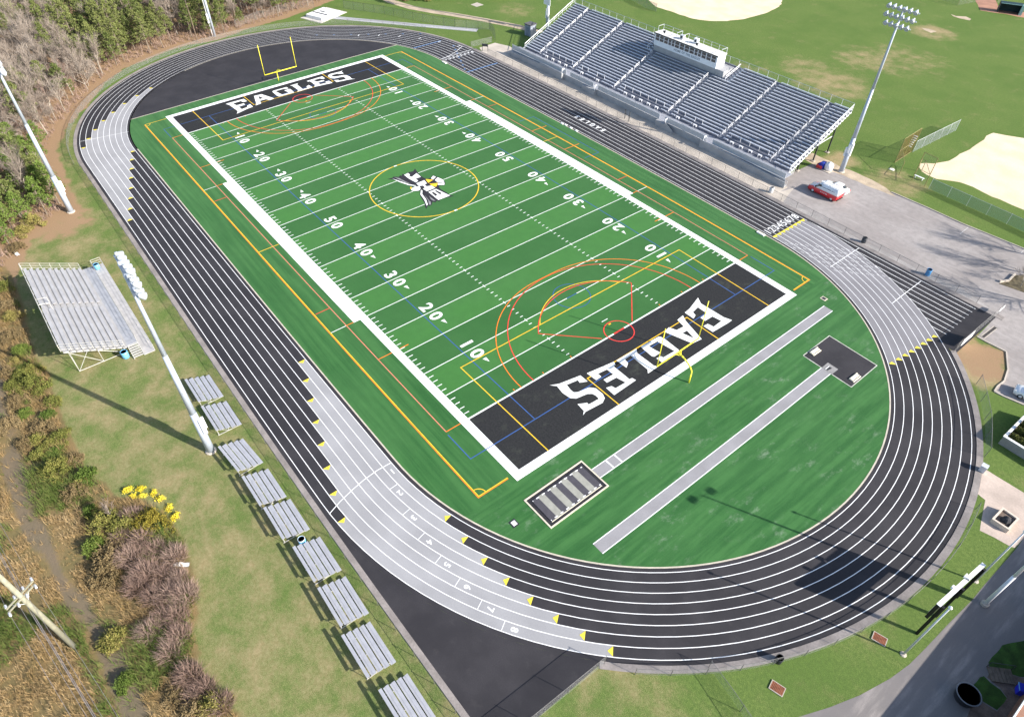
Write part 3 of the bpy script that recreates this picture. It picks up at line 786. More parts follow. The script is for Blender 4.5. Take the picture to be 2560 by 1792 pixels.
fence('track_fence', S([(x, 44.85) for x in np.arange(-41, 75.5, 3.)]), 1.2, 'low chain link fence between the track and the grandstand walkway', 3., rail=DULL)
fence('track_fence', S([(HS+44.65*math.cos(math.radians(a)), 44.65*math.sin(math.radians(a))) for a in np.linspace(-43, 13, 26)]), 1.25, 'low chain link fence round the near bend behind the scoreboard', 3.)
K_ = crop(2380, 900, .16172)
fence('mesh_fence', ats(K_, [(370, 372), (450, 690), (505, 970), (510, 1200), (497, 1500)]), 1.7, 'tall chain link fence beside the hedge planter', 2.6, LINK)
# gates of the two chutes
fence('chute_gate', S([(75.9, -31.9), (75.7, -44.3)]), 1.7, 'chain link gate closing the black chute at the bottom of the picture', 3.2, LINK)
J = crop(2200, 560, .22402)
g0, g1 = at(*J(815, 1435)), at(*J(1320, 1000))
fence('chute_gate', [g0, g1], 1.6, 'chain link gate with white banners across the end of the sprint chute', 2.2, LINK)
for (a, c, z0, z1, lab) in ((.12, .36, .35, 1.45, 'long white banner tied to the sprint chute gate'), (.93, 1.05, .8, 1.3, 'short white banner at the outer end of the sprint chute gate')):
    p, q = g0+(g1-g0)*a, g0+(g1-g0)*c; nn = (g1-g0).normalized().cross(Vector((0, 0, 1)))*.06
    b = MB(); b.hexa([p+nn+Vector((0,0,z0)), q+nn+Vector((0,0,z0)), q+nn*1.3+Vector((0,0,z0)), p+nn*1.3+Vector((0,0,z0)), p+nn+Vector((0,0,z1)), q+nn+Vector((0,0,z1)), q+nn*1.3+Vector((0,0,z1)), p+nn*1.3+Vector((0,0,z1))])
    thing_mesh(b, 'banner', WHITE, lab, 'banner', 'white banners on the chute gate')
B_ = crop(1700, 1192, .374564)
fence('boundary_fence', [at(*q) for q in (B_(190, 1270), B_(330, 1460), B_(480, 1680), B_(600, 1900))], 1.4, 'chain link fence running down the grass from the near bend', 3., LINK)


# ---------------------------------------------------------------- paved ground
def slab(name, pts, z, m):
    b = MB(); b.sheet([xy(p) if hasattr(p, 'x') else p for p in pts], z); return struct(b.build(name, m))
t = NT('old_asphalt'); oc = t.n('ShaderNodeTexCoord').outputs['Object']
n1 = t.noise(oc, .12, 5); n2 = t.noise(oc, 1.1, 6, .65); n3 = t.noise(oc, 11, 3, .7); n4 = t.noise(scalev(t, oc, .16, 1.3), 1., 5, .6)
c = t.mix(t.mapr(n1, .35, .65), (.30, .27, .26), (.37, .34, .33)); c = t.mix(t.mapr(n2, .35, .7, 0, .45), c, (.20, .185, .18))
c = t.mix(t.mapr(n4, .5, .75, 0, .55), c, (.43, .40, .39)); c = t.mix(t.mapr(n3, .3, .7, 0, .35), c, (.19, .18, .175))
t.out(c, .9, .25); LOT = t.m
lotpx = [(1932,482),(1962,440),(2030,410),(2110,432),(2228,481),(2318,520),(2408,561),(2558,622),(2720,690),(2800,1090),(2560,1013),(2506,990),(2485,979),(2493,966),(2510,953),(2519,925),(2515,880),(2469,857),(2442,842),(2496,785),(2401,721),(2312,684),(2227,636),(2150,599),(2040,541)]
slab('parking_lot', [at(*q) for q in lotpx], .006, LOT)
wk = survey([(x, 44.7) for x in np.arange(-43, 39, 4.)]+[(40, 44.8)]); 
wk = [tuple(q) for q in wk]+[xy(at(1985, 470)), xy(at(1950, 480)), (37.6, 50.2), (-39.2, 50.2), (-41.5, 52.3), (-43.6, 52.8), (-47.6, 51.3), (-47.3, 46.4)]
slab('walkway', wk, .008, CONC)
wk = [tuple(q) for q in survey([(x, 43.6) for x in np.arange(38, 76.6, 3.)]+[(76.6, 43.6)])]+[xy(at(*q)) for q in ((2496,785),(2401,718),(2312,680),(2227,631),(2150,594),(2040,536),(1932,477))]
slab('walkway', wk, .003, mat('grey_walk', (.33, .31, .30), .9, var=.15, scale=.4, scale2=6))
t = NT('road_asphalt'); oc = t.n('ShaderNodeTexCoord').outputs['Object']
n2 = t.noise(scalev(t, oc, 1.1, .16), 1., 5, .6); n3 = t.noise(oc, 8, 4, .7); n1 = t.noise(oc, .5, 5)
c = t.mix(t.mapr(n2, .45, .72), (.20, .185, .18), (.33, .30, .285)); c = t.mix(t.mapr(n1, .4, .7, 0, .5), c, (.17, .16, .165)); c = t.mix(t.mapr(n3, .3, .7, 0, .3), c, (.15, .14, .14))
t.out(c, .9, .25)
Bc = crop(1700, 1192, .374564); Nc = crop(2300, 1620, .113241); Lp = crop(2360, 1160, .149365)
slab('road', [at(*Bc(*q)) for q in [(560,1800),(790,1600),(1000,1535),(1200,1455),(1400,1345),(1530,1250),(1640,1140),(1800,970),(1950,820),(2035,715),(2235,488),(2330,360),(2900,200),(2900,1900)]], .006, t.m)
APR = mat('apron_concrete', (.46, .38, .33), .9, var=.12, scale=.4, scale2=5)
slab('apron', [at(*Lp(*q)) for q in [(600,75),(660,60),(820,165),(1340,480),(1420,1150),(1180,1400),(1080,1360),(840,1225),(600,1110),(620,960),(690,600),(560,495),(500,440)]], .010, APR)
SAND = mat('infield_sand', (.66, .53, .36), .95, var=.12, scale=.25, scale2=4, col2=(.74, .62, .45))
DIRT = mat('dirt', (.36, .19, .13), .95, var=.16, scale=.4, scale2=5)
PATH = mat('dirt_path_sand', (.42, .34, .25), .95, var=.2, scale=.5, scale2=5)
def rough(pts, amp=.35, step=1.2, sc_=.6):
    out = []
    n = len(pts)
    for i in range(n):
        a, c = Vector(xy(pts[i])), Vector(xy(pts[(i+1) % n])); k = max(1, int((c-a).length/step))
        for j in range(k):
            p = a+(c-a)*(j/k); out.append((p.x+amp*noise.noise((p.x*sc_, p.y*sc_, 3)), p.y+amp*noise.noise((p.x*sc_, p.y*sc_, 9))))
    return out
c30 = crop(1700, 0, .374564); c20 = crop(850, 0, .374564); H = crop(2100, 250, .200348)
slab('infield', rough([at(1470, -40), at(1620, -1), at(1640, 18)]+[at(*c30(*q)) for q in [(-120,60),(-40,85),(0,100),(90,128),(200,143),(310,142),(420,130),(520,105),(600,78),(650,55),(676,30),(680,8),(660,-60)]]), .006, SAND)
slab('infield', rough([at(*H(*q)) for q in [(990,845),(1010,800),(1060,785),(1180,795),(1300,780),(1400,735),(1560,650),(1700,560),(1800,490),(1870,425),(1920,415),(2060,445),(2300,475),(2900,700),(2900,1500),(2440,1440),(2290,1370),(2150,1310),(1980,1240),(1800,1160),(1650,1080),(1490,1030),(1380,1010),(1200,985),(1080,935),(1020,890)]]), .006, SAND)
T4 = crop(2180, 0, .165505)
slab('dirt_patch', rough([at(*T4(*q)) for q in [(1540,-40),(1580,60),(1640,160),(1800,190),(2000,215),(2290,270),(2400,300),(2400,180),(2230,190),(1900,90),(1860,-40)]]), .006, DIRT)
slab('dirt_patch', rough([at(*T4(*q)) for q in [(1180,215),(1260,240),(1400,250),(1500,290),(1480,315),(1330,285),(1230,250)]], .5), .006, PATH)
slab('dirt_patch', rough([at(*T4(*q)) for q in [(760,420),(880,440),(980,480),(900,500),(800,465)]], .8), .006, PATH)
pp = [at(960, -6), at(977, 4), at(1030, 20), at(1085, 30), at(1139, 38), at(1208, 50), at(1290, 66), at(1352, 82)]
b = MB(); b.ribbon(rough_line if False else [xy(p) for p in pp], 2.6, .006, step=1.5); struct(b.build('dirt_path', PATH))
U1 = crop(1030, 0, .13692)
slab('concrete_pad', [at(*U1(*q)) for q in [(1070,90),(1190,50),(1310,95),(1180,132)]], .006, CONC)
b = MB(); b.ribbon([xy(at(*U1(*q))) for q in [(-1500,318),(0,455),(1195,560)]], 2.1, .010, step=4); struct(b.build('runway', mat('pale_runway', (.33, .335, .35), .8, var=.08)))
b = MB(); b.ribbon([xy(at(*U1(*q))) for q in [(-1500,330),(0,470),(1195,562)]], .1, .014, step=4); struct(b.build('runway_lines', WHITE))
# dirt track beside the lot, lower-right planting beds
slab('dirt_path', rough([at(*q) for q in [(2030,382),(2065,400),(2110,420),(2160,440),(2215,470),(2240,492),(2180,470),(2110,440),(2040,415),(2010,400)]], .3), .009, PATH)
DG = mat('planting_grass', (.035, .085, .012), .95, var=.35, scale=1.2, scale2=12, bump=.4)
slab('planting_bed', rough([at(*Nc(*q)) for q in [(1590,200),(1800,-80),(2400,-200),(2400,640),(2180,620),(1900,520),(1560,480),(1520,330)]], .15, .5), .012, DG)
slab('planting_bed', rough([at(*Nc(*q)) for q in [(1320,640),(1420,620),(1560,760),(1760,900),(1900,1080),(1700,1370),(1480,1240),(1250,1100),(1130,900)]], .15, .5), .012, DG)
PAV = mat('brown_pavers', (.17, .125, .10), .9, var=.25, scale=1.5, scale2=7)
slab('paved_yard', [at(*Nc(*q)) for q in [(1160,1180),(1240,1120),(1480,1250),(1700,1390),(1920,1080),(1780,880),(1480,640),(1560,500),(1900,530),(2180,630),(2500,700),(2500,1900),(900,1900)]], .010, PAV)
# painted symbols of the lot: stall strokes along its far edge
b = MB()
for q0, q1 in (((2400, 585), (2421, 568)), ((2552, 632), (2570, 618))): b.ribbon([xy(at(*q0)), xy(at(*q1))], .09, .012)
struct(b.build('stall_lines', mat('worn_white', (.55, .54, .53), .9)))
b = MB(); k0, k1, k2 = at(*J(1150, 1275)), at(*J(1295, 1160)), at(*J(1280, 1150))
b.ribbon([xy(at(*J(1145, 1262))), xy(at(*J(1290, 1152)))], .55, .012); struct(b.build('drain_strip', mat('drain_dark', (.05, .045, .045), .8)))
b = MB(); b.ribbon([xy(at(*J(1130, 1250))), xy(at(*J(1272, 1140)))], .12, .016); b.ribbon([xy(at(*J(1162, 1278))), xy(at(*J(1305, 1166)))], .12, .016); struct(b.build('drain_edge', CONC))
# kerbs: real steps along the lot
def kerb(pts, w=.16, h=.13, name='kerb'):
    pts = [Vector(xy(p)) for p in pts]; b = MB()
    for a, c in zip(pts[:-1], pts[1:]): b.bar((*a, h/2), (*c, h/2), w, h)
    return struct(b.build(name, CONC))
kerb([at(*q) for q in [(2228,481),(2318,520),(2408,561),(2558,622),(2720,690)]])
kerb([at(*q) for q in [(2800,1090),(2560,1013),(2506,990),(2485,979),(2493,966),(2510,953),(2519,925),(2515,880),(2469,857),(2442,842)]])
# rusty drain grates
RUST = mat('rusty_iron', (.26, .10, .055), .85, var=.2, scale=4)
M_ = crop(2160, 1380, .167984)
for q, lab in ((M_(228, 1290), 'rusty drain grate in the grass beside the scoreboard'), (Bc(648, 1410), 'rusty drain grate in the grass below the near bend')):
    p = at(*q); e = empty('drain_grate', p, .25, lab, 'drain grate', 'rusty drain grates in the grass')
    b = MB(); b.box(-.62, .62, -.45, -.39, 0, .09); b.box(-.62, .62, .39, .45, 0, .09); b.box(-.62, -.56, -.39, .39, 0, .09); b.box(.56, .62, -.39, .39, 0, .09); b.build('frame', CONC, e)
    b = MB(); b.box(-.56, .56, -.39, .39, 0, .04)
    for i in range(9): b.box(-.54+i*.125, -.46+i*.125, -.38, .38, .042, .085)
    b.build('grating', RUST, e)

# ---------------------------------------------------------------- home grandstand
NR, RY0, RZ0, RUN_, RISE = 23, 52.6, 1.2, .77, .265
def gx_(s, y):
    k = (y-52.6)/17.4; a = -37.6-2.4*k; c = 35.6-.85*k; return a+(c-a)*s
E1_ = empty('grandstand', (0, 50.05, 0), 0, 'large aluminium grandstand with grey front wall and white aisle rails beside the track', 'grandstand')
OFF = Vector((0, 50.05, 0))
class GB(MB):
    def build(s, name, m, parent=None, smooth=False, warp=False):
        s.v = [(p[0], p[1]-50.05, p[2]) for p in s.v]; return MB.build(s, name, m, parent, smooth, warp)
AIS = [.071, .224, .401, .608, .787, .943]; AW = .0095
PBX = (-11.3, 10.7)
GAPS = [(.085, .205), (.25, .275), (.315, .345), (.43, .58), (.63, .655), (.69, .715), (.81, .925)]
SEAT = mat('aluminium_seat', (.62, .66, .74), .4, .42, var=.06, scale=1.6)
FOOT = mat('aluminium_footboard', (.20, .21, .25), .55, .2, var=.12, scale=1.1)
deck = GB()
for i in range(NR):
    y, z = RY0+RUN_*i, RZ0+RISE*i; b = GB(); b2 = GB()
    cuts = [(a-AW, a+AW) for a in AIS if not (i >= 17 and a in (AIS[2], AIS[3]))]
    if i < 2: cuts += GAPS
    segs = []; c0 = 0.
    for a, c in sorted(cuts):
        if a > c0: segs.append((c0, a))
        c0 = max(c0, c)
    segs.append((c0, 1.))
    for a, c in segs:
        xa, xb = gx_(a, y), gx_(c, y)
        parts = [(xa, xb)]
        if i >= 17:
            parts = []
            if xa < PBX[0]: parts.append((xa, min(xb, PBX[0])))
            if xb > PBX[1]: parts.append((max(xa, PBX[1]), xb))
        for p0, p1 in parts:
            if i >= 17 and p0 > 0: bb = b2
            else: bb = b
            bb.box(p0, p1, y+.46, y+.74, z+.40, z+.45)
            n = max(1, int((p1-p0)/2.4))
            for k in range(n+1):
                x = p0+.05+(p1-p0-.1)*k/n; bb.box(x-.03, x+.03, y+.5, y+.7, z+.265, z+.40)
    b.build('seat_row', SEAT, E1_)
    if i >= 17: b2.build('seat_row', SEAT, E1_)
    xa, xb = gx_(0, y), gx_(1, y)
    deck.box(xa, xb, y, y+.52, z-.05, z); deck.box(xa, xb, y+.52, y+.56, z-.05, z+RISE-.053)
    deck.box(xa, xb, y+.565, y+.768, z+RISE-.056, z+RISE-.052)
deck.build('footboards', FOOT, E1_)
b = GB(); b.box(-39.4, 36.4, 50.1, 52.58, 1.1, 1.18); b.build('front_walk', ALUD, E1_)
for a in AIS:
    b = GB()
    for i in range(NR-1):
        y, z = RY0+RUN_*i, RZ0+RISE*i
        if i >= 16 and a in (AIS[2], AIS[3]): break
        x = gx_(a, y); b.box(x-.62, x+.62, y+.46, y+.74, z+.01, z+.14)
        b.box(x-.62, x+.62, y+.46, y+.49, z+.141, z+.15, 1)
    b.build('aisle_steps', [ALUD, ALU], E1_)
pr_ = None
for a in AIS:
    for k in range(8):
        i = k*2.75+.55
        y = RY0+RUN_*i
        if y > 65 and a in (AIS[2], AIS[3]): continue
        z = RZ0+RISE*i; x = gx_(a, y)
        if pr_ is None:
            b = MB(); L = 1.3; s = RISE/RUN_
            b.path([Vector((0, 0, 0)), Vector((0, 0, .75)), Vector((0, .2, .92)), Vector((0, L, .92+s*L)), Vector((0, L, s*L))], .027, 6)
            b.tube((0, 0, .55), (0, L, .55+s*L), .026, 6)
            pr_ = b.build('aisle_rail', WSTEEL, E1_); pr_.location = (x, y-50.05, z)
        else:
            c = pr_.copy(); COL.objects.link(c); c.location = (x, y-50.05, z)
for s in (0, 1):     # side rails and stringers
    b = GB(); n = 12; pt = []
    for k in range(n+1):
        i = (NR-.2)*k/n; y = RY0+RUN_*i; x = gx_(s, y)+(.08 if s else -.08); z = RZ0+RISE*i
        b.tube((x, y, z), (x, y, z+1.15), .028, 5); pt.append((x, y, z+1.15))
    b.path([Vector(p) for p in pt], .06, 6); b.path([Vector(p)-Vector((0, 0, .5)) for p in pt], .025, 5)
    b.build('side_rail', WSTEEL, E1_)
    b = GB()
    for i in range(NR):
        y, z = RY0+RUN_*i, RZ0+RISE*i; x = gx_(s, y)
        b.box(x-.03, x+.03, y, y+RUN_, z-.32, z-.06)
    b.build('stringer', WSTEEL, E1_)
# back fence
b = GB(); yb_ = RY0+RUN_*NR+.1; zb_ = RZ0+RISE*(NR-1)
n = 32
for k in range(n+1):
    x = gx_(k/n, 70); b.tube((x, yb_, zb_-.4), (x, yb_, zb_+1.5), .03, 5)
b.tube((gx_(0, 70), yb_, zb_+1.5), (gx_(1, 70), yb_, zb_+1.5), .03, 5)
b.build('back_rail', STEEL, E1_)
me = bpy.data.meshes.new('back_mesh'); xa, xb = gx_(0, 70), gx_(1, 70)
me.from_pydata([(xa, yb_-50.05, zb_), (xb, yb_-50.05, zb_), (xb, yb_-50.05, zb_+1.5), (xa, yb_-50.05, zb_+1.5)], [], [(0, 1, 2, 3)])
u = me.uv_layers.new(name='UVMap'); u.data.foreach_set('uv', [0, 0, 75, 0, 75, 1.5, 0, 1.5]); me.materials.append(LINKD)
o = bpy.data.objects.new('back_mesh', me); COL.objects.link(o); o.parent = E1_
# supports
for x in np.linspace(-38.6, 35.3, 10):
    for y, zt in ((56.5, 2.1), (61.85, 3.75), (66.9, 5.6)):
        b = MB(); xx = x-.9*(y-52.6)/17.4; b.box(xx-.11, xx+.11, y-50.05-.1, y-50.05+.1, .12, zt); b.box(xx-.03, xx+.03, y-50.05-.13, y-50.05+.13, .12, zt)
        b.build('support_column', DSTEEL, E1_)
        b = MB(); b.box(xx-.36, xx+.36, y-50.05-.36, y-50.05+.36, 0, .12); b.build('footing', CONC, E1_)
for x in (-38.6, -30, -14, 2, 18, 35.2):
    b = GB(); b.bar((x, 53, .9), (x-.9, 69.6, 6.6), .12, .3); b.bar((x-.5, 61.9, 3.1), (x-.75, 66.9, 3.2), .1, .1); b.build('beam', WSTEEL, E1_)
b = GB()
for k in range(5):
    b.tube((34.6, 52.7+.5*k, .05), (35.4, 53.2+.5*k, 1.2+.17*k), .05, 5); b.tube((35.4, 52.7+.5*k, .05), (35.3, 53.2+.5*k, 1.3+.17*k), .05, 5)
b.build('bracing', WSTEEL, E1_)
# front wall, panels, ramps
FW = mat('front_wall_grey', (.34, .345, .36), .8, var=.08, scale=.6); FP = mat('front_panel', (.48, .49, .52), .6, var=.06, scale=.8)
b = GB(); b.box(-39.3, 36.8, 50.0, 50.1, 0, 1.22); b.build('front_wall', FW, E1_)
for xa, xb in ((-39.2, -20.2), (-18.9, -11.6), (-10.2, 7.3), (8.7, 19.2), (20.6, 36.6)):
    n = max(1, int(round((xb-xa)/2.3))); b = GB()
    for k in range(n): b.box(xa+(xb-xa)*k/n+.03, xa+(xb-xa)*(k+1)/n-.03, 50.02, 50.07, 1.3, 2.25)
    b.build('front_panel', FP, E1_)
for xa, xb in ((-39.2, -20.2), (-18.9, -11.6), (-10.2, 7.3), (8.7, 19.2), (20.6, 36.6)):
    b = GB()
    n = max(1, int(round((xb-xa)/2.3)))
    b.tube((xa, 50.05, 2.36), (xb, 50.05, 2.36), .03, 5)
    for k in range(n+1): x = xa+(xb-xa)*k/n; b.tube((x, 50.05, 1.2), (x, 50.05, 2.36), .03, 5)
    b.build('front_rail', STEEL, E1_)
def ramp(xa, za, xb, zb, lab):
    b = GB()
    b.hexa([(xa,49.28,0),(xb,49.28,0),(xb,49.36,0),(xa,49.36,0),(xa,49.28,za+.05),(xb,49.28,zb+.05),(xb,49.36,zb+.05),(xa,49.36,za+.05)])
    b.hexa([(xa,49.36,za-.75),(xb,49.36,zb-.75),(xb,49.99,zb-.75),(xa,49.99,za-.75),(xa,49.36,za-.65),(xb,49.36,zb-.65),(xb,49.99,zb-.65),(xa,49.99,za-.65)])
    x = xb if zb > za else xa; b.box(x-.04, x+.04, 49.37, 49.98, 0, max(za, zb))
    o = b.build(lab, FW, E1_)
    b = GB(); n = 6
    b.tube((xa, 49.32, za+.12), (xb, 49.32, zb+.12), .03, 5); b.tube((xa, 49.9, za+.12), (xb, 49.9, zb+.12), .03, 5)
    for k in range(n+1):
        x = xa+(xb-xa)*k/n; z = za+(zb-za)*k/n; b.tube((x, 49.9, z-.65), (x, 49.9, z+.12), .025, 5)
    b.build('handrail', STEEL, o)
ramp(-39.0, .95, -20.9, 1.45, 'ramp'); ramp(18.3, 1.45, 37.3, 1.0, 'ramp')
for xa, xb, st_ in ((-14.3, -10.5, 0), (7.0, 11.5, 1)):
    b = GB(); xm = xb if not st_ else xb-2.1
    b.box(xa, xm, 49.28, 49.98, 0, 1.18)
    if st_:
        for k in range(6): b.box(xm+.35*k+.002, xm+.35*(k+1), 49.36, 49.98, 0, 1.0-.17*k)
        b.hexa([(xm,49.28,0),(xb,49.28,0),(xb,49.355,0),(xm,49.355,0),(xm,49.28,1.6),(xb,49.28,.6),(xb,49.355,.6),(xm,49.355,1.6)])
    o = b.build('stair', FW, E1_)
    b = GB(); b.path([Vector(q) for q in ((xm, 49.35, 1.18), (xm, 49.35, 2.2), (xm, 49.95, 2.2), (xm, 49.95, 1.18))], .06, 6); b.tube((xm, 49.35, 1.7), (xm, 49.95, 1.7), .04, 5)
    b.box(xm-.02, xm+.02, 49.4, 49.9, 1.9, 2.15)
    b.build('handrail', WSTEEL, o)
for x in (-20.9, 19.0):
    b = GB(); b.path([Vector(q) for q in ((x, 49.35, 1.3), (x, 49.35, 2.4), (x, 49.95, 2.4), (x, 49.95, 1.3))], .06, 6); b.box(x-.02, x+.02, 49.4, 49.9, 2.1, 2.35); b.build('ramp_rail', WSTEEL, E1_)
# wheelchair bays: small white companion seats and short rails
for a, c in GAPS:
    xa, xb = gx_(a, 53), gx_(c, 53); n = max(1, int((xb-xa)/2.1))
    for k in range(n):
        x = xa+(xb-xa)*(k+.5)/n; b = GB()
        b.box(x-.4, x+.4, 52.9, 53.2, 1.62, 1.67); b.box(x-.36, x-.3, 52.95, 53.15, 1.2, 1.62); b.box(x+.3, x+.36, 52.95, 53.15, 1.2, 1.62); b.build('companion_seat', WSTEEL, E1_)
    b = GB()
    for k in range(n+1):
        x = xa+(xb-xa)*k/n; b.tube((x, 54.05, 1.7), (x, 54.05, 2.7), .035, 5)
    b.tube((xa, 54.05, 2.65), (xb, 54.05, 2.65), .02, 5); b.build('bay_rail', WSTEEL, E1_)
# flights on either side of the press box
for x in (-11.0, 10.3):
    b = GB()
    for i in range(17, NR): y, z = RY0+RUN_*i, RZ0+RISE*i; b.box(x-.45, x+.45, y+.46, y+.74, z+.01, z+.14); b.box(x-.45, x+.45, y+.46, y+.5, z+.141, z+.16)
    y, z = RY0+RUN_*17, RZ0+RISE*17; s = RISE/RUN_
    b.tube((x-.5, y, z+.95), (x-.5, y+4.2, z+.95+s*4.2), .04, 6); b.tube((x-.5, y, z+.55), (x-.5, y+4.2, z+.55+s*4.2), .03, 6); b.tube((x-.5, y, z), (x-.5, y, z+.95), .04, 6)
    b.build('box_stair', WSTEEL, E1_)

# ---------------------------------------------------------------- press box
PX0, PX1, PY0, PY1, PZ0, PZ1 = -10.3, 6.7, 66.1, 68.7, 7.05, 9.55
e = empty('press_box', (0, PY0, PZ0), 0, 'long white press box with a row of windows on top of the grandstand', 'press box')
class PB(MB):
    def build(s, name, m, parent=None, smooth=False, warp=False):
        s.v = [(p[0], p[1]-PY0, p[2]-PZ0) for p in s.v]; return MB.build(s, name, m, parent, smooth, warp)
PWH = mat('press_box_white', (.74, .76, .80), .6, var=.05, scale=.8)
b = PB(); b.box(PX0, PX1, PY0+.001, PY1, PZ0, PZ1-.12)
b.build('wall', PWH, e)
b = PB(); b.box(PX0-.12, PX1+.12, PY0-.12, PY1+.1, PZ1-.12, PZ1+.03); b.box(PX0-.13, PX1+.13, PY0-.16, PY0-.122, PZ1-.22, PZ1+.02, 1)
b.build('roof', [mat('roof_white', (.70, .69, .67), .8, var=.12, scale=.6), DSTEEL], e)
b = PB(); b.box(PX0+.05, 8.7, PY0+.12, PY1+1, 5.85, PZ0-.002); b.build('base_wall', FW, e)
wx = PX0+.25; ws = [1.05,1.05,1.05,.8,.75,1.15,1.15,1.15,1.15,.8,.8,1.1,1.1,1.1]
sc_w = (PX1-PX0-.5)/sum(ws)
for i, wd in enumerate(ws):
    wd *= sc_w; z0, z1 = PZ0+1.0, PZ1-.23
    b = PB(); f = .07
    b.box(wx+.03, wx+wd-.03, PY0-.05, PY0, z0, z0+f); b.box(wx+.03, wx+wd-.03, PY0-.05, PY0, z1-f, z1); b.box(wx+.03, wx+.03+f, PY0-.05, PY0, z0+f, z1-f); b.box(wx+wd-.03-f, wx+wd-.03, PY0-.05, PY0, z0+f, z1-f)
    b.box(wx+.03+f, wx+wd-.03-f, PY0-.045, PY0, (z0+z1)/2-.03, (z0+z1)/2+.03)
    o = b.build('window', PWH, e)
    b = PB(); b.box(wx+.03+f, wx+wd-.03-f, PY0-.02, PY0-.003, z0+f, (z0+z1)/2-.03); b.box(wx+.03+f, wx+wd-.03-f, PY0-.02, PY0-.003, (z0+z1)/2+.03, z1-f); b.build('pane', GLASS, o)
    wx += wd
v, f = glyphs('HOME OF THE EAGLES', .62, .015, 1.15); b = PB()
b.add([(p[0]-1.1, PY0-.012, p[1]+PZ0+.55) for p in v], f); b.build('lettering', mat('grey_letters', (.16, .20, .26), .7), e)
b = PB()
for (xa, xb) in ((PX0, PX0+5.2), (PX0+7, PX1)):
    n = max(1, int((xb-xa)/1.9))
    for k in range(n+1): x = xa+(xb-xa)*k/n; b.tube((x, PY1, PZ1), (x, PY1, PZ1+1.1), .03, 5)
    b.tube((xa, PY1, PZ1+1.1), (xb, PY1, PZ1+1.1), .035, 5); b.tube((xa, PY1, PZ1+.55), (xb, PY1, PZ1+.55), .025, 5)
for x in (PX0, PX0+5.2, PX0+7, PX1):
    b.path([Vector(q) for q in ((x, PY1, PZ1), (x, PY1, PZ1+1.1), (x, PY0+.9, PZ1+1.1), (x, PY0+.9, PZ1))], .045, 5)
for k in range(1, 4): x = PX0+k*4.6; b.tube((x, PY0-.1, PZ1), (x, PY0-.1, PZ1+1.0), .03, 5)
b.build('roof_rail', STEEL, e)
b = PB(); b.box(PX0-.02, PX0-.002, PY0+1, PY0+1.9, PZ0+.05, PZ0+2.0); b.build('door', PWH, e)
for (x, y, w_, h_, nm, lab, m_) in ((-4.0, 67.5, .9, .8, 'air_conditioner', 'dark fronted cooling unit on the press box roof', STEEL), (-.6, 67.9, .95, 1.0, 'air_conditioner', 'tall white cooling unit on the press box roof', WSTEEL)):
    q = empty(nm, (x, y, PZ1+.03), 0, lab, 'cooling unit', 'cooling units on the press box roof')
    b = MB(); b.box(-w_/2, w_/2, -.35, .35, .08, h_); b.box(-w_/2+.1, -w_/2+.2, -.3, .3, 0, .08); b.box(w_/2-.2, w_/2-.1, -.3, .3, 0, .08); b.build('casing', m_, q)
    b = MB(); b.lathe((0, -.352, h_/2+.05), [(.27, 0), (.27, .02)], 14, (0, -1, 0)); b.build('fan', DSTEEL, q)
for i, x in enumerate((-8.0, .9)):
    q = empty('loudspeaker', (x, 66.5, PZ1+.03), 0, ('left' if i == 0 else 'right')+' one of two small loudspeakers on the press box roof edge', 'loudspeaker', 'loudspeakers on the press box roof')
    b = MB(); b.tube((0, 0, 0), (0, 0, .6), .04, 6); b.build('stand', DSTEEL, q)
    b = MB(); b.lathe((0, .2, .75), [(.08, 0), (.13, .2), (.32, .5), (.3, .5)], 12, (0, -.9, -.25)); b.build('horn', DSTEEL, q)

# ---------------------------------------------------------------- visitor stand
vx0, vx1, vy0, vyb = -11.0, 9.6, -52.3, -59.0
e = empty('visitor_stand', ((vx0+vx1)/2, -55, 0), 0, 'grey aluminium visitor stand with side stairs casting a long shadow on the grass', 'stand')
VO = Vector(((vx0+vx1)/2, -55, 0))
class VB(MB):
    def build(s, name, m, parent=None, smooth=False, warp=False):
        s.v = [(p[0]-VO.x, p[1]-VO.y, p[2]) for p in s.v]; return MB.build(s, name, m, parent, smooth, warp)
VAL = mat('worn_aluminium', (.44, .435, .445), .5, .12, var=.08, scale=.9); VDK = mat('worn_aluminium_deck', (.42, .415, .42), .6, .1, var=.1, scale=.9)
VFR = mat('galvanised_frame', (.50, .495, .47), .5, .15, var=.08)
NV = 10; VR, VZ = .66, .30; xm = -.8
for i in range(NV):
    y, z = vy0-VR*i, 1.0+VZ*i; b = VB()
    for xa, xb in ((vx0, xm-.6), (xm+.6, vx1)): b.box(xa, xb, y-.66, y-.26, z+.36, z+.41)
    b.build('seat_row', VAL, e)
b = VB()
for i in range(NV):
    y, z = vy0-VR*i, 1.0+VZ*i; b.box(vx0, vx1, y-.60, y, z-.05, z)
    b.box(xm-.58, xm+.58, y-.63, y-.33, z+.005, z+.15)
b.build('deck', VDK, e)
b = VB(); b.box(vx0, vx1-.2, vy0+.002, vy0+1.2, .92, .99); b.build('front_walk', mat('walk_grey', (.36, .37, .40), .6, .1, var=.1), e)
b = VB(); b.hexa([(vx0,-51.05,.86),(vx1+1.7,-51.05,.02),(vx1+1.7,-49.75,.02),(vx0,-49.75,.86),(vx0,-51.05,.94),(vx1+1.7,-51.05,.1),(vx1+1.7,-49.75,.1),(vx0,-49.75,.94)]); b.build('ramp', mat('ramp_grey', (.43, .42, .42), .7, .1, var=.1), e)
b = VB()
for k in range(6): b.box(vx1-.2+.3*k, vx1+.08+.3*k, -52.3, -51.12, .85-.15*k, .9-.15*k)
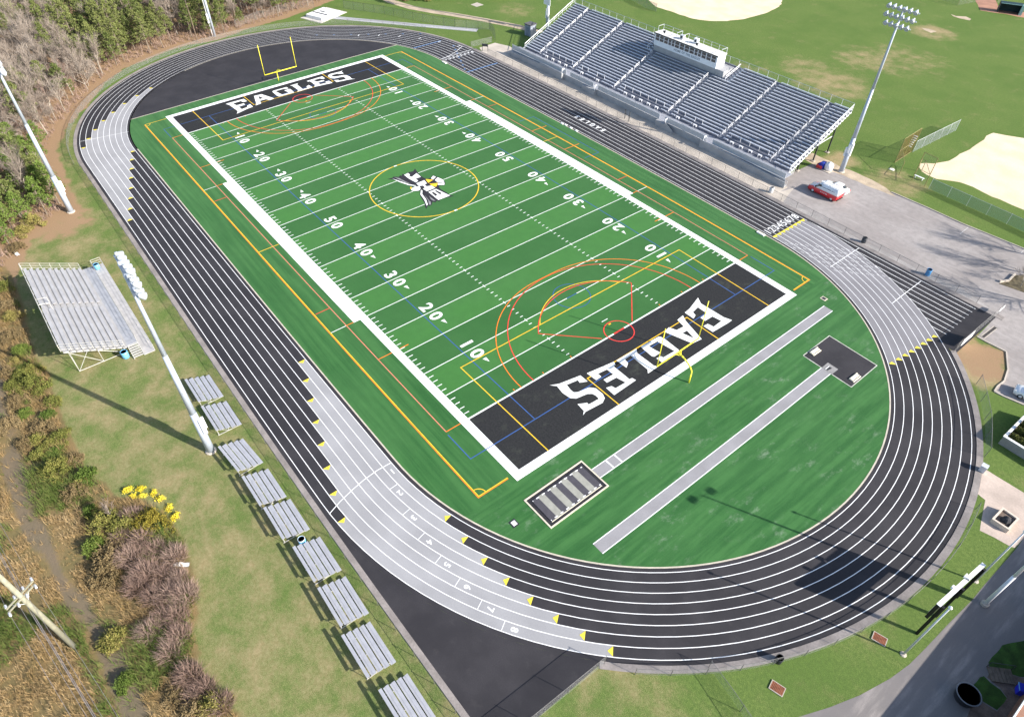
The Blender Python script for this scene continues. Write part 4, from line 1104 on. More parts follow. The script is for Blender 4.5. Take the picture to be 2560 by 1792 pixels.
for y in (-52.33, -51.09): b.hexa([(vx1-.2,y-.03,.6),(vx1+1.75,y-.03,0),(vx1+1.75,y+.03,0),(vx1-.2,y+.03,.6),(vx1-.2,y-.03,.95),(vx1+1.75,y-.03,.15),(vx1+1.75,y+.03,.15),(vx1-.2,y+.03,.95)])
b.build('stair', VFR, e)
def rail(b, pts, h=1.1, n=6, bars=3, r=.025):
    pts = [Vector(p) for p in pts]
    for k in range(bars): b.path([p+Vector((0, 0, h*(k+1)/bars)) for p in pts], r, 5)
    for a, c in zip(pts[:-1], pts[1:]):
        for k in range(n+1): p = a+(c-a)*k/n; b.tube(p, p+Vector((0, 0, h)), r, 5)
zt = 1.0+VZ*NV
for x in (vx0, vx1):
    b = VB(); rail(b, [(x, vy0-.3, 1.1), (x, vyb+.05, zt)], 1.1, 6); b.build('side_rail', VFR, e)
b = VB(); rail(b, [(vx0, vyb, zt), (vx1, vyb, zt)], 1.05, 9, 2); b.build('back_rail', VFR, e)
b = VB(); rail(b, [(vx0, -51.08, .95), (vx1-.3, -51.08, .95)], 1.05, 9, 2, .022); b.build('walk_rail', VFR, e)
b = VB(); rail(b, [(vx0, -49.76, .9), (vx1+1.6, -49.76, .1)], 1.0, 10, 2, .022); rail(b, [(vx0, -51.0, .95), (vx0, -49.76, .95)], 1.05, 1, 3); b.build('ramp_rail', VFR, e)
for x in np.linspace(vx0+.3, vx1-.3, 6):
    b = VB()
    b.bar((x, vy0, .6), (x, vyb+.2, zt-.5), .08, .16)
    for (y0, z0, y1, z1) in ((-58.4, 0, -58.4, 3.4), (-58.4, .05, -56.5, 2.5), (-55.5, 0, -55.5, 2.2), (-55.5, 0.05, -58.4, 3.2), (-52.8, 0, -52.8, .9), (-55.5, 1.9, -52.8, .1), (-51.2, 0, -51.2, .85), (-50.0, 0, -50.0, .5)): b.tube((x, y0, z0), (x, y1, z1), .035, 5)
    b.tube((x, -58.4, .06), (x, -52.8, .06), .04, 5)
    b.build('support_frame', VFR, e)
b = VB()
for k in range(5):
    x0, x1 = vx0+.3+(vx1-vx0-.6)*k/5, vx0+.3+(vx1-vx0-.6)*(k+1)/5
    b.tube((x0, -58.4, .1), (x1, -58.4, 3.3), .03, 5); b.tube((x1, -58.4, .1), (x0, -58.4, 3.3), .03, 5)
b.build('cross_brace', VFR, e)
b = VB(); b.path([Vector(q) for q in ((xm-.7, vyb+1.2, 3.7), (xm-.7, vyb+1.2, 4.7), (xm-.7, vyb, 4.9), (xm+.7, vyb, 4.9), (xm+.7, vyb+1.2, 4.7), (xm+.7, vyb+1.2, 3.7))], .035, 5); b.build('aisle_rail', VFR, e)

# ---------------------------------------------------------------- small bleachers
e0 = empty('bleacher', (0, 0, 0)); L = 4.6
BAL = mat('bleacher_aluminium', (.47, .475, .51), .42, .3, var=.07, scale=1.5)
for i in range(5):
    b = MB(); y, z = -.62*i, .42+.215*i; b.box(-L/2, L/2, y-.15, y+.15, z-.045, z); b.box(-L/2, L/2, y+.12, y+.15, z-.075, z-.046); b.box(-L/2, L/2, y-.15, y-.12, z-.075, z-.046); b.build('seat', BAL, e0)
    if i:
        b = MB(); b.box(-L/2+.02, L/2-.02, y+.27, y+.55, z-.27, z-.235); b.build('foot_board', BAL, e0)
for x in (-1.9, 0, 1.9):
    b = MB(); b.bar((x, .2, .04), (x, -2.6, .04), .06, .06); b.bar((x, .12, .06), (x, -2.6, .9), .05, .06); b.tube((x, -2.5, .05), (x, -2.5, 1.2), .03, 5); b.tube((x, -1.3, .05), (x, -1.3, .8), .03, 5); b.tube((x, .05, .05), (x, .05, .37), .03, 5); b.tube((x, -1.3, .06), (x, -2.5, 1.05), .025, 5); b.build('frame', VFR, e0)
b = MB(); b.tube((-1.9, -2.45, .1), (0, -2.45, 1.1), .02, 5); b.tube((0, -2.45, 1.1), (1.9, -2.45, .1), .02, 5); b.build('brace', VFR, e0)
labs = ['end bleacher of the row, nearest the visitor stand, partly behind the light pole', 'second small bleacher from the visitor stand, beside the light pole', 'slightly turned small bleacher just below the foot of the light pole',
 'small bleacher close behind the turned one below the light pole', 'small bleacher with the blue barrel at its lower end', 'small bleacher with the blue barrel at its upper end', 'small bleacher two places below the blue barrel', 'small bleacher second from the bottom edge of the picture', 'small bleacher cut off by the bottom edge of the picture']
spots = [(22.55, -46.15, 0), (28.1, -46.2, .0), (34.8, -46.75, .085), (40.5, -46.5, .0), (45.6, -46.35, -.01), (51.6, -46.0, -.01), (57.0, -46.1, -.02), (62.35, -46.5, -.01), (68.4, -46.3, -.01)]
for i, (x, y, r) in enumerate(spots):
    o = e0 if i == 0 else copy_tree(e0)
    o.location = (x, y, 0); o.rotation_euler.z = r; tag(o, labs[i], 'bleacher', 'small aluminium bleachers along the track fence')

# ---------------------------------------------------------------- light poles
LENSM = mat('lamp_glass', (.5, .53, .56), .15, var=.05, spec=.7)
POLE = mat('pole_galvanised', (.42, .475, .57), .45, .1, var=.06, scale=.7)
def light_pole(p, H, zs, rows, face, lab, span=4.6, sp_=1):
    e = empty('light_pole', p, 0, lab, 'light pole', 'tall stadium light poles')
    b = MB(); b.tube((0, 0, 0), (0, 0, 6.5), .46, 14, .36); b.tube((0, 0, 6.5), (0, 0, 15), .35, 14, .25); b.tube((0, 0, 15), (0, 0, H), .245, 12, .13); b.build('pole', POLE, e, True)
    b = MB(); b.lathe((0, 0, 0), [(.62, 0), (.62, .12), (.5, .2)], 14); b.build('base_collar', CONC, e)
    for (dx, dy, z0, z1, w_) in ((.42, face*.3, 3.4, 5.6, .34), (-.46, face*.1, 3.0, 4.5, .3), (.12, face*.5, 3.9, 5.4, .3)):
        b = MB(); b.box(dx-w_/2, dx+w_/2, dy-.2, dy+.2, z0, z1); b.box(dx-w_/2-.02, dx+w_/2+.02, dy-.22, dy+.22, z1, z1+.03); b.build('control_box', WSTEEL, e)
    b = MB()
    for k in range(9): z = 6.6+k*1.1; b.tube((-.5, 0, z), (.5, 0, z), .02, 4) if k % 3 == 0 else b.tube((.2, 0, z), (.42, 0, z), .02, 4)
    b.build('step_bolts', STEEL, e)
    lp = None
    for z, n in zip(zs, rows):
        w_ = span*n/6
        b = MB(); b.bar((-w_/2, 0, z), (w_/2, 0, z), .12, .14); b.bar((-.4, 0, z-.4), (.4, 0, z-.4), .06, .06); b.build('crossarm', POLE, e)
        for i in range(n):
            x = -w_/2+w_*(i+.5)/n
            if lp is None:
                b = MB(); ax = Vector((0, face*.82, -.57)).normalized()
                b.lathe(ax*-.14, [(.10, 0), (.17, .08), (.29, .3), (.36, .52), (.365, .62), (.345, .62), (.33, .52)], 14, ax)
                b.box(-.09, .09, -.12, .12, -.1, .22); b.tube((0, 0, .0), (0, 0, -.18), .04, 5)
                lp = b.build('lamp', mat('lamp_reflector', (.50, .54, .60), .35, .25, var=.06), e, True); lp.location = (x, face*.2, z+.28)
                b = MB(); b.lathe(ax*.30, [(.34, .07), (.2, .12), (.03, .14)], 12, ax); b.build('lens', LENSM, lp, True)
            else:
                c = copy_tree(lp); c.location = (x, face*.2, z+.28); c.rotation_euler.z = .12*math.sin(i*2.1+z)
    return e
light_pole(at(528, 1127), 26.2, (23.3, 24.5, 25.7), (6, 6, 5), 1, 'tall pale light pole standing beside the small bleachers, its lamps towards the field')
light_pole(at(178, 530), 26.0, (22.8, 24.0, 25.2), (6, 6, 5), 1, 'tall pale light pole in front of the green trees on the left edge')
light_pole(at(2102.4, 429.5), 27.6, (24.9, 26.1, 27.3), (5, 6, 6), -1, 'tall pale light pole beside the parking lot, seen against the ball field', 5.2)
p = at(1368, 78); e = light_pole(p, 27, (24.5, 25.6, 26.7), (5, 6, 6), -1, 'light pole behind the far end of the grandstand with a white panel on it')
b = MB(); b.box(-1.2, 1.2, -.5, -.42, 6.2, 8.7); b.build('panel', WSTEEL, e)
# poles by the woods
p = at(537.5, 91.8); e = empty('light_pole', p, 0, 'pale steel light pole at the edge of the woods, next to a thin wooden pole', 'light pole', 'tall stadium light poles')
b = MB(); b.tube((0, 0, 0), (0, 0, 16), .32, 12, .24); b.tube((0, 0, 16), (0, 0, 24), .235, 12, .14); b.build('pole', POLE, e, True)
b = MB(); b.box(-.22, .22, -.75, -.35, 3.2, 5.3); b.build('control_box', WSTEEL, e)
b = MB(); b.tube((.0, -.5, .0), (.0, -.5, 9), .07, 6); b.build('conduit', WSTEEL, e)
p = at(494.4, 104.9); e = empty('wooden_pole', p, 0, 'thin brown wooden pole at the edge of the woods', 'pole')
b = MB(); b.tube((0, 0, 0), (0, 0, 8.2), .13, 8, .09); b.build('pole', BARK, e)
b = MB(); b.bar((-.5, 0, 7.7), (.5, 0, 7.7), .08, .08); b.build('crossarm', BARK, e)

# ---------------------------------------------------------------- scoreboard
BLK = mat('black_steel', (.012, .012, .014), .5, .1, var=.2)
p = at(*M_(762, 1182)); e = empty('scoreboard', p, -.091, 'scoreboard on black posts with a white top edge, its dark shadow on the track', 'scoreboard')
SBW = mat('scoreboard_white', (.74, .75, .77), .5, var=.05)
for y in (.0, 3.0, 6.4):
    b = MB(); b.box(.04, .3, y-.13, y+.13, 0, 5.3); b.build('post', BLK, e)
b = MB(); b.box(-.30, -.02, -.3, 3.95, 2.97, 5.40); b.box(-.30, -.02, 4.3, 6.75, 2.97, 5.40); b.box(-.28, -.04, 3.952, 4.298, 2.97, 5.2); b.build('board', BLK, e)
b = MB(); b.box(-.32, .05, -.32, 3.97, 5.402, 5.45); b.box(-.32, .05, 4.28, 6.77, 5.402, 5.45); b.build('top_cap', SBW, e)
b = MB()
for y in (.6, 2.4, 5.6): b.box(-.325, -.302, y-.7, y+.7, 3.6, 4.5)
b.box(-.325, -.302, .2, 6.2, 4.75, 5.2); b.build('score_panel', SBW, e)
b = MB(); b.lathe((-.05, 4.1, 5.6), [(.1, 0), (.16, .2), (.27, .4)], 10, (-1, 0, 0)); b.tube((.0, 4.1, 5.2), (.0, 4.1, 5.6), .05, 5); b.build('horn', WSTEEL, e)
b = MB(); b.box(-.5, -.3, 2.0, 2.3, 5.46, 5.75); b.build('floodlight', WSTEEL, e)
# flag poles / lamp posts near the scoreboard
for q, h_, lab in ((Bc(1490, 1182), 9.0, 'plain steel pole with a white cap at the left of the scoreboard'), (Bc(1972, 693), 8.8, 'plain steel pole with a white cap at the right of the scoreboard')):
    e = empty('flagpole', at(*q), 0, lab, 'pole', 'steel poles either side of the scoreboard')
    b = MB(); b.tube((0, 0, 0), (0, 0, h_), .10, 10, .065); b.build('shaft', STEEL, e, True)
    b = MB(); b.lathe((0, 0, h_), [(.02, 0), (.15, .06), (.17, .16), (.1, .27), (.02, .3)], 10); b.build('finial', WSTEEL, e, True)
    b = MB(); b.lathe((0, 0, 0), [(.3, 0), (.26, .08), (.14, .12)], 10); b.build('base', CONC, e)
p = at(*Bc(2030, 850)); e = empty('lamp_post', p, 0, 'tall white lamp post with two lamps at the edge of the shaded road', 'lamp post')
b = MB(); b.tube((0, 0, 0), (0, 0, 5.4), .19, 10, .17); b.tube((0, 0, 5.4), (0, 0, 14.2), .15, 10, .08); b.build('shaft', WSTEEL, e, True)
for s_ in (-1, 1):
    b = MB(); b.tube((0, 0, 14.0), (s_*.25, s_*.9, 14.2), .04, 6); b.box(s_*.25-.3, s_*.25+.3, s_*1.2-.4, s_*1.2+.4, 14.05, 14.3); b.build('lamp', WSTEEL, e)
b = MB(); b.lathe((0, 0, 0), [(.36, 0), (.36, .3), (.2, .35)], 10); b.build('base', CONC, e)
# ---------------------------------------------------------------- barrels and bins
def barrel(p, m, r, h, lab, name='barrel', group=None, cat='barrel', rim=None):
    e = empty(name, p, 0, lab, cat, group)
    b = MB(); b.lathe((0, 0, 0), [(r*.9, 0), (r, .05), (r, h*.33), (r*1.04, h*.35), (r, h*.37), (r, h*.66), (r*1.04, h*.68), (r, h*.7), (r, h), (r*.9, h), (r*.88, h*.6)], 16); b.build('body', m, e, True)
    b = MB(); b.lathe((0, 0, h-.03), [(r*1.02, 0), (r*1.05, .03), (r*.93, .06), (r*.9, .0)], 16); b.build('rim', rim or m, e, True)
    b = MB(); b.lathe((0, 0, h*.62), [(r*.85, 0), (r*.85, .01)], 14); b.build('liner', GLASS, e)
    return e
Vc = crop(20, 620, .211528); S2 = crop(680, 1220, .355932)
LBL = mat('light_blue_plastic', (.16, .45, .75), .4, var=.06)
g_ = 'blue barrels around the track'
barrel(at(*Vc(1400, 1290)), LBL, .42, 1.0, 'blue barrel on the grass under the stairs of the visitor stand', group=g_)
q = at(*Vc(1062, 245), .95); barrel(q, LBL, .36, .8, 'blue barrel at the far end of the visitor stand walkway', group=g_)
barrel(at(*S2(218, 388)), LBL, .36, .9, 'blue barrel between two small bleachers', group=g_, rim=WSTEEL)
barrel(at(*J(525, 570)), BLUEP, .36, 1.05, 'deep blue barrel at the fence beside the sprint chute', group=g_)
DBL = mat('black_plastic', (.02, .022, .03), .5, var=.1)
barrel(at(*Bc(652, 1228)), DBL, .33, .8, 'dark barrel in the grass against the near bend fence', 'trash_can', 'dark trash cans', 'trash can')
barrel(at(2158, 606), DBL, .36, .9, 'dark trash can at the fence between track and parking lot', 'trash_can', 'dark trash cans', 'trash can')
barrel(at(*c30(605, 1285)), STEEL, .36, 1.0, 'grey trash can at the end of the grandstand walkway', 'trash_can', 'dark trash cans', 'trash can')
p = at(*Nc(965, 1100)); e = empty('tub', p, 0, 'wide black round tub on the shaded road', 'tub')
b = MB(); b.lathe((0, 0, 0), [(.78, 0), (.86, .3), (.92, .85), (1.0, .9), (1.0, .98), (.9, .98), (.86, .9), (.75, .18), (.02, .16)], 28); b.build('shell', DBL, e, True)
b = MB(); b.lathe((0, 0, .96), [(1.0, 0), (1.02, .03), (.93, .05), (.9, .0)], 28); b.build('rim', mat('grey_rim', (.16, .17, .19), .5), e, True)
p = at(*Nc(2180, 970)); e = empty('bin', p, .5, 'bright blue bin with a pale lid on the brown paving', 'bin')
BB = mat('bright_blue_plastic', (.02, .03, .55), .4, var=.06)
b = MB(); b.hexa([(-.3,-.28,0),(.3,-.28,0),(.3,.28,0),(-.3,.28,0),(-.38,-.36,.95),(.38,-.36,.95),(.38,.36,.95),(-.38,.36,.95)]); b.build('body', BB, e)
b = MB(); b.box(-.4, .4, -.38, .38, .95, 1.0); b.build('lid', BB, e)
b = MB(); b.box(-.44, -.4, -.38, .38, .93, 1.02); b.build('handle', LBL, e)
# wooden steps by the planting
p0, p1 = at(*Nc(1530, 590)), at(*Nc(1840, 640)); e = empty('steps', p0, math.atan2((p1-p0).y, (p1-p0).x), 'low brown steps with a handrail between the planting beds', 'steps')
b = MB()
for k in range(6): b.box(.32*k, .32*k+.3, -.55, .75, 0, .12+.02*k)
b.build('tread', mat('brown_wood', (.14, .11, .085), .9, var=.25, scale=3), e)
b = MB(); b.tube((0, .75, .9), (2, .75, .95), .03, 5); b.tube((0, .75, 0), (0, .75, .9), .03, 5); b.tube((2, .75, 0), (2, .75, .95), .03, 5); b.build('handrail', DSTEEL, e)

# ---------------------------------------------------------------- vehicles
def loft(secs, closed_ends=True):
    """secs: list of rings (lists of points, same count)"""
    b = MB(); n = len(secs[0]); vs = [p for r in secs for p in r]
    fs = [(k*n+i, (k+1)*n+i, (k+1)*n+(i+1) % n, k*n+(i+1) % n) for k in range(len(secs)-1) for i in range(n)]
    fs += [tuple(range(n)), tuple(range(len(vs)-1, len(vs)-n-1, -1))]
    b.add(vs, [f[::-1] for f in fs]); return b
def ring(x, w0, w1, z0, z1, r=.12):
    """rounded body section: half-widths w0 at the bottom and w1 at the top"""
    return [(x, -w0, z0), (x, w0, z0), (x, w0+.02, z0+(z1-z0)*.45), (x, w1, z1-r), (x, w1-r, z1), (x, -w1+r, z1), (x, -w1, z1-r), (x, -w0-.02, z0+(z1-z0)*.45)]
def wheels(e, xs, w, r):
    for x in xs:
        for s in (-1, 1):
            b = MB(); b.lathe((x, s*(w-.22), r), [(r*.6, 0), (r*.97, .02), (r, .07), (r, .18), (r*.95, .23), (r*.6, .24)], 20, (0, s, 0)); o = b.build('wheel', RUBBER, e, True)
            b = MB(); b.lathe((x, s*(w+.005), r), [(r*.62, -.01), (r*.6, .02), (r*.2, .03), (r*.12, .05)], 14, (0, s, 0)); b.build('rim', STEEL, o, True)
def car(loc, rz, lab, suv=False):
    e = empty('car', loc, rz, lab, 'car', 'white parked cars'); PA = mat('white_car_paint', (.78, .79, .81), .25, var=.03, spec=.6, coat=.5)
    h = 1.08 if suv else .98
    b = loft([ring(*q) for q in ((-2.3,.62,.55,.42,.68,.06), (-2.22,.78,.72,.3,.78,.08), (-1.7,.88,.82,.24,.9), (-.9,.9,.86,.22,h), (.4,.91,.87,.22,h+.02), (1.5,.9,.85,.22,h+.04), (2.1,.82,.76,.3,h), (2.28,.68,.62,.45,h-.12,.06))]); b.build('body', PA, e, True)
    zt = 1.68 if suv else 1.45; xr = 2.0 if suv else 1.55
    b = loft([ring(-1.05,.78,.72,h-.06,h+.02,.02), ring(-.35,.76,.66,h-.05,zt-.05,.08), ring(.2,.76,.66,h-.05,zt,.1), ring(.95,.76,.66,h-.05,zt-.02,.1), ring(xr,.74,.66,h-.04,h+.1,.04)]); b.build('window', GLASS, e, True)
    b = loft([[(x, -w, z), (x, w, z), (x, w-.04, z+.04), (x, -w+.04, z+.04)] for x, w, z in ((-.36,.6,zt-.09), (-.2,.64,zt-.03), (.3,.65,zt+.0), (.95,.64,zt-.02), (1.1,.6,zt-.09))]); b.build('roof', PA, e, True)
    wheels(e, (-1.42, 1.35), .9, .33)
    for s in (-1, 1):
        b = MB(); b.lathe((-2.1, s*.62, .68), [(.02, 0), (.14, .04), (.16, .1)], 10, (-1, s*.25, .2)); b.build('headlight', LENSM, e, True)
        b = MB(); b.box(2.16, 2.29, s*.62-.16, s*.62+.16, .72, .86); b.build('taillight', mat('red_lens', (.5, .02, .02), .2), e)
        b = MB(); b.box(-.72, -.56, s*.95-.1, s*.95+.1, h, h+.13); b.build('mirror', PA, e)
    return e
car((43.25, 55.75, .006), .0, 'white car parked behind the red and white van')
p0, p1 = at(2483, 979), at(2560, 1013); d = (p1-p0).normalized(); rz = math.atan2(d.y, d.x)
q = at(*K_(1030, 592)); n_ = Vector((-d.y, d.x, 0)); car(q+d*1.42+n_*.88+Vector((0, 0, .006)), rz, 'white car coming into the picture at the right edge', True)
# van
e = empty('van', (42.85, 53.1, .006), -.005, 'white van with a red lower half, lettering and a ladder on its roof', 'van')
VW = mat('white_van_paint', (.74, .76, .80), .35, var=.04, spec=.5, coat=.3); VR_ = mat('red_van_paint', (.62, .03, .04), .35, var=.06, spec=.5, coat=.3)
b = loft([ring(*q) for q in ((-2.8,.78,.74,.35,.78,.06), (-2.72,.92,.88,.3,.95,.06), (-2.1,.995,.99,.26,1.12,.03), (2.6,1.01,1.0,.28,1.16,.03), (2.74,.96,.94,.36,1.16,.03))]); b.build('lower_body', VR_, e, True)
b = loft([ring(-2.66,.84,.8,.94,.99,.03), ring(-2.0,.95,.86,.98,1.14,.08), ring(-1.55,.97,.88,.99,1.3,.08), ring(-.95,.98,.84,.99,1.98,.12), ring(-.6,.98,.84,.99,2.1,.14), ring(2.4,.98,.86,1.0,2.12,.14), ring(2.72,.95,.84,1.0,2.04,.12)]); b.build('upper_body', VW, e, True)
for s in (-1, 1):
    b = MB(); b.hexa([(-1.35,s*.985,1.34),(-.5,s*.985,1.34),(-.5,s*.995,1.34),(-1.35,s*.995,1.34),(-1.0,s*.91,1.92),(-.5,s*.91,1.96),(-.5,s*.92,1.96),(-1.0,s*.92,1.92)]); b.build('side_window', GLASS, e)
    b = MB(); b.box(-1.5, -1.3, s*1.1-.1, s*1.1+.1, 1.25, 1.5); b.build('mirror', RUBBER, e)
    b = MB(); b.box(-2.83, -2.74, s*.68-.14, s*.68+.14, .68, .88); b.build('headlight', LENSM, e)
    b = MB(); b.box(2.72, 2.76, s*.88-.07, s*.88+.07, .75, 1.2); b.build('taillight', mat('red_lens', (.5, .02, .02), .2), e)
b = MB(); b.hexa([(-1.62,-.8,1.31),(-1.62,.8,1.31),(-1.58,.8,1.28),(-1.58,-.8,1.28),(-1.0,-.74,1.93),(-1.0,.74,1.93),(-.97,.74,1.9),(-.97,-.74,1.9)]); b.build('windscreen', GLASS, e)
b = MB(); b.box(-2.86, -2.7, -.85, .85, .36, .56); b.build('bumper', RUBBER, e); b = MB(); b.box(2.74, 2.9, -.9, .9, .36, .5); b.build('bumper', RUBBER, e)
wheels(e, (-1.75, 1.82), .99, .37)
v, f = glyphs('COMTROL', .55, .02); b = MB(); b.add([(p[0]*1.08+.72, -1.004-.0*p[1], p[1]+1.5) for p in v], f)
b.v = [(p[0], -(1.02-(p[2]-.99)*.085), p[2]) for p in b.v]; b.build('lettering', mat('navy_letters', (.03, .04, .10), .5), e)
b = MB()
for x in (-.35, -.05, .3, .6, .75): b.box(x, x+.14, -1.035, -1.015, .72, .84)
b.build('white_marks', WHITE, e)
b = MB()
for x in (-.4, .9, 2.2):
    b.tube((x, -.8, 2.2), (x, .8, 2.2), .03, 5); b.tube((x, -.78, 2.02), (x, -.78, 2.2), .03, 5); b.tube((x, .78, 2.02), (x, .78, 2.2), .03, 5)
b.build('roof_rack', STEEL, e)
b = MB()
for y in (-.62, -.14): b.bar((-1.0, y, 2.28), (2.75, y, 2.28), .06, .09)
for k in range(13): b.tube((-.9+k*.3, -.62, 2.28), (-.9+k*.3, -.14, 2.28), .03, 5)
b.build('ladder', WSTEEL, e)

# ---------------------------------------------------------------- beside the grandstand
p = at(*crop(1950, 370, .108885)(1040, 500)); e = empty('water_tank', p, 0, 'rounded white tank with blue and red sides on a skid beside the grandstand', 'tank')
b = MB(); b.lathe((.35, .25, .1), [(.55, 0), (.75, .15), (.78, .9), (.62, 1.2), (.25, 1.35), (.2, 1.45), (.02, 1.47)], 18); b.build('tank', WSTEEL, e, True)
b = MB(); b.hexa([(-1.5,-.7,.1),(-.35,-.7,.1),(-.35,.6,.1),(-1.5,.6,.1),(-1.1,-.5,1.15),(-.4,-.5,1.25),(-.4,.5,1.25),(-1.1,.5,1.15)]); b.build('side_panel', mat('royal_blue', (.03, .06, .45), .4, var=.05), e)
b = MB(); b.box(-1.52, -.4, -.78, -.71, .12, .7); b.box(-1.56, -1.5, -.6, .5, .12, .75); b.build('red_panel', VR_, e)
b = MB(); b.box(-1.5, 1.2, -.8, .9, 0, .1); b.build('skid', CONC, e)
sh = at(*U1(2100, 660)); e = empty('shed', (-46.4, 61.6, 0), .12, 'small grey utility shed beside the far end of the grandstand', 'shed')
SHD = mat('shed_grey', (.27, .30, .37), .8, var=.08)
b = MB(); b.box(-1.0, 1.0, -1.0, 1.0, 0, 2.6); b.build('wall', SHD, e)
b = MB(); b.prism([(-1.15, -1.15), (1.15, -1.15), (1.15, 1.15), (-1.15, 1.15)], 2.6, 2.78); b.build('roof', mat('shed_roof', (.10, .10, .11), .9), e)
b = MB(); b.box(-.45, .45, -1.03, -1.0, .05, 2.1); b.build('door', mat('shed_door', (.20, .23, .30), .7), e)

# pole-vault mat at the top
Q1 = crop(740, 0, .139373); p = at(*Q1(380, 330)); a_, c_ = at(*Q1(190, 345)), at(*Q1(340, 382)); d = (c_-a_).normalized()
e = empty('landing_mat', p, math.atan2(d.y, d.x), 'thick white landing mat on a pale pad at the end of the far runway', 'landing mat')
WM = mat('white_vinyl', (.80, .80, .82), .6, var=.05)
b = MB()
for i in range(3):
    b.box(-2.6+1.8*i, -.84+1.8*i, -1.2, 5.4, .1, .85)
b.build('cushion', WM, e)
b = MB(); b.box(-2.4, 2.6, 1.0, 1.5, .87, .89); b.box(-1.2, .4, 2.4, 2.9, .87, .89); b.build('strap', DSTEEL, e)
b = MB(); b.box(-3.6, 3.6, -2.4, 7.6, 0, .09); b.build('pad', mat('pale_pad', (.55, .52, .48), .9), e)
b = MB(); b.hexa([(-1.9,5.4,.1),(-.5,5.4,.1),(-.5,6.6,.1),(-1.9,6.6,.1),(-1.9,5.4,.8),(-.5,5.4,.8),(-.5,6.6,.3),(-1.9,6.6,.3)]); b.hexa([(.9,5.4,.1),(2.4,5.4,.1),(2.4,6.6,.1),(.9,6.6,.1),(.9,5.4,.8),(2.4,5.4,.8),(2.4,6.6,.3),(.9,6.6,.3)]); b.build('front_cushion', WM, e)

# ---------------------------------------------------------------- ball field
OLV = mat('olive_pole', (.25, .22, .09), .6, .1, var=.1)
G0 = at(*H(735, 935)); G1 = at(*H(885, 640)); TL_ = (G0+(at(*H(680, 790))-G0))
e = empty('backstop', G0, 0, 'tall rusty mesh backstop with olive posts at the corner of the ball field', 'backstop')
def panel(name, q, m, parent, org):
    me = bpy.data.meshes.new(name); me.from_pydata([tuple(p-org) for p in q], [], [(0, 1, 2, 3)]); u = me.uv_layers.new(name='UVMap')
    w_, h_ = (q[1]-q[0]).length, (q[3]-q[0]).length; u.data.foreach_set('uv', [0, 0, w_, 0, w_, h_, 0, h_]); me.materials.append(m)
    o = bpy.data.objects.new(name, me); COL.objects.link(o); o.parent = parent; return o
Hb = 4.7; Z_ = Vector((0, 0, 1))
bp = [at(*H(*q)) for q in ((735, 935), (682, 785), (890, 648))]
hs = (2.6, Hb, Hb)
panel('mesh_panel', [bp[1], bp[2], bp[2]+Z_*Hb, bp[1]+Z_*Hb], LINKR, e, G0)
panel('mesh_panel', [bp[0], bp[1], bp[1]+Z_*3.4, bp[0]+Z_*2.4], LINKD, e, G0)
b = MB()
for k in range(3): q = bp[1]+(bp[2]-bp[1])*k/2-G0; b.tube(q, q+Z_*Hb, .06, 6)
b.tube(bp[0]-G0, bp[0]-G0+Z_*2.6, .05, 6)
for z in (Hb, Hb*.5, .1): b.tube(bp[1]-G0+Z_*z, bp[2]-G0+Z_*z, .04, 5)
b.tube(bp[0]-G0+Z_*2.4, bp[1]-G0+Z_*3.4, .04, 5)
b.build('frame', OLV, e)
b = MB()
for k in range(6): q = bp[1]+(bp[2]-bp[1])*(.62+.03*k)-G0; b.box(q.x-.35, q.x+.35, q.y-.04, q.y+.04, 1.9+.33*k, 2.02+.33*k)
b.build('white_tag', WHITE, e)
q0, q1, q2, q3 = (at(*H(*q)) for q in ((1050, 1085), (895, 1005), (960, 880), (1010, 900)))
e = empty('batting_cage', q0, 0, 'mesh dugout enclosure with olive posts and a white bench inside', 'dugout')
b = MB(); hh = 5.4
for q in (q0, q1): b.tube(q-q0, q-q0+Z_*hh, .06, 6)
b.tube(Z_*hh, q1-q0+Z_*hh, .045, 6); b.tube(Z_*2.4, q1-q0+Z_*2.4, .04, 5)
for q in (q2, q3): b.tube(q-q0, q-q0+Z_*2.2, .05, 6)
b.tube(Z_*2.4, q3-q0+Z_*2.2, .04, 5); b.tube(q1-q0+Z_*2.4, q2-q0+Z_*2.2, .04, 5); b.tube(q2-q0+Z_*2.2, q3-q0+Z_*2.2, .04, 5)
b.build('frame', OLV, e)
panel('mesh_panel', [q0, q1, q1+Z_*hh, q0+Z_*hh], LINKD, e, q0)
p0, p1 = at(*H(940, 972)), at(*H(1016, 1004)); rz = math.atan2((p1-p0).y, (p1-p0).x); o = empty('bench', (p0+p1)/2, rz, 'white bench inside the mesh dugout by the ball field', 'bench')
b = MB(); b.box(-.9, .9, -.18, .18, .42, .47); b.build('seat', WSTEEL, o); b = MB(); b.box(-.7, -.62, -.15, .15, 0, .42); b.box(.62, .7, -.15, .15, 0, .42); b.build('leg', STEEL, o)
f0, f1 = at(*H(905, 655)), at(*H(1440, 387))
fence('field_fence', [f0, f1], 2.3, 'tall silver mesh fence along the far foul line of the ball field', 3., LINKB, rail=STEEL)
f0, f1, f2 = at(*H(1105, 1110)), at(*H(2060, 1542)), at(*H(2600, 1800))
fence('field_fence', [f0, f1, f2], 1.9, 'long green mesh fence between the ball field and the parking lot', 3., LINKG, rail=STEEL)
p = at(*H(650, 868)); b = MB(); b.prism([(-.3, -.25), (.3, -.25), (.3, .1), (0, .35), (-.3, .1)], 0, .05); o = thing_mesh(b, 'home_plate', mat('base_white', (.72, .68, .6), .8), 'white home plate lying in the grass by the rusty backstop', 'base'); o.location = p; o.scale = (1.6, 1.6, 1)
fence('outfield_fence', [at(1555, -8), at(1585, 4), at(1612, 20), at(1640, 30)], 2.0, 'silver mesh fence beside the sand infield behind the grandstand', 3., LINKB)
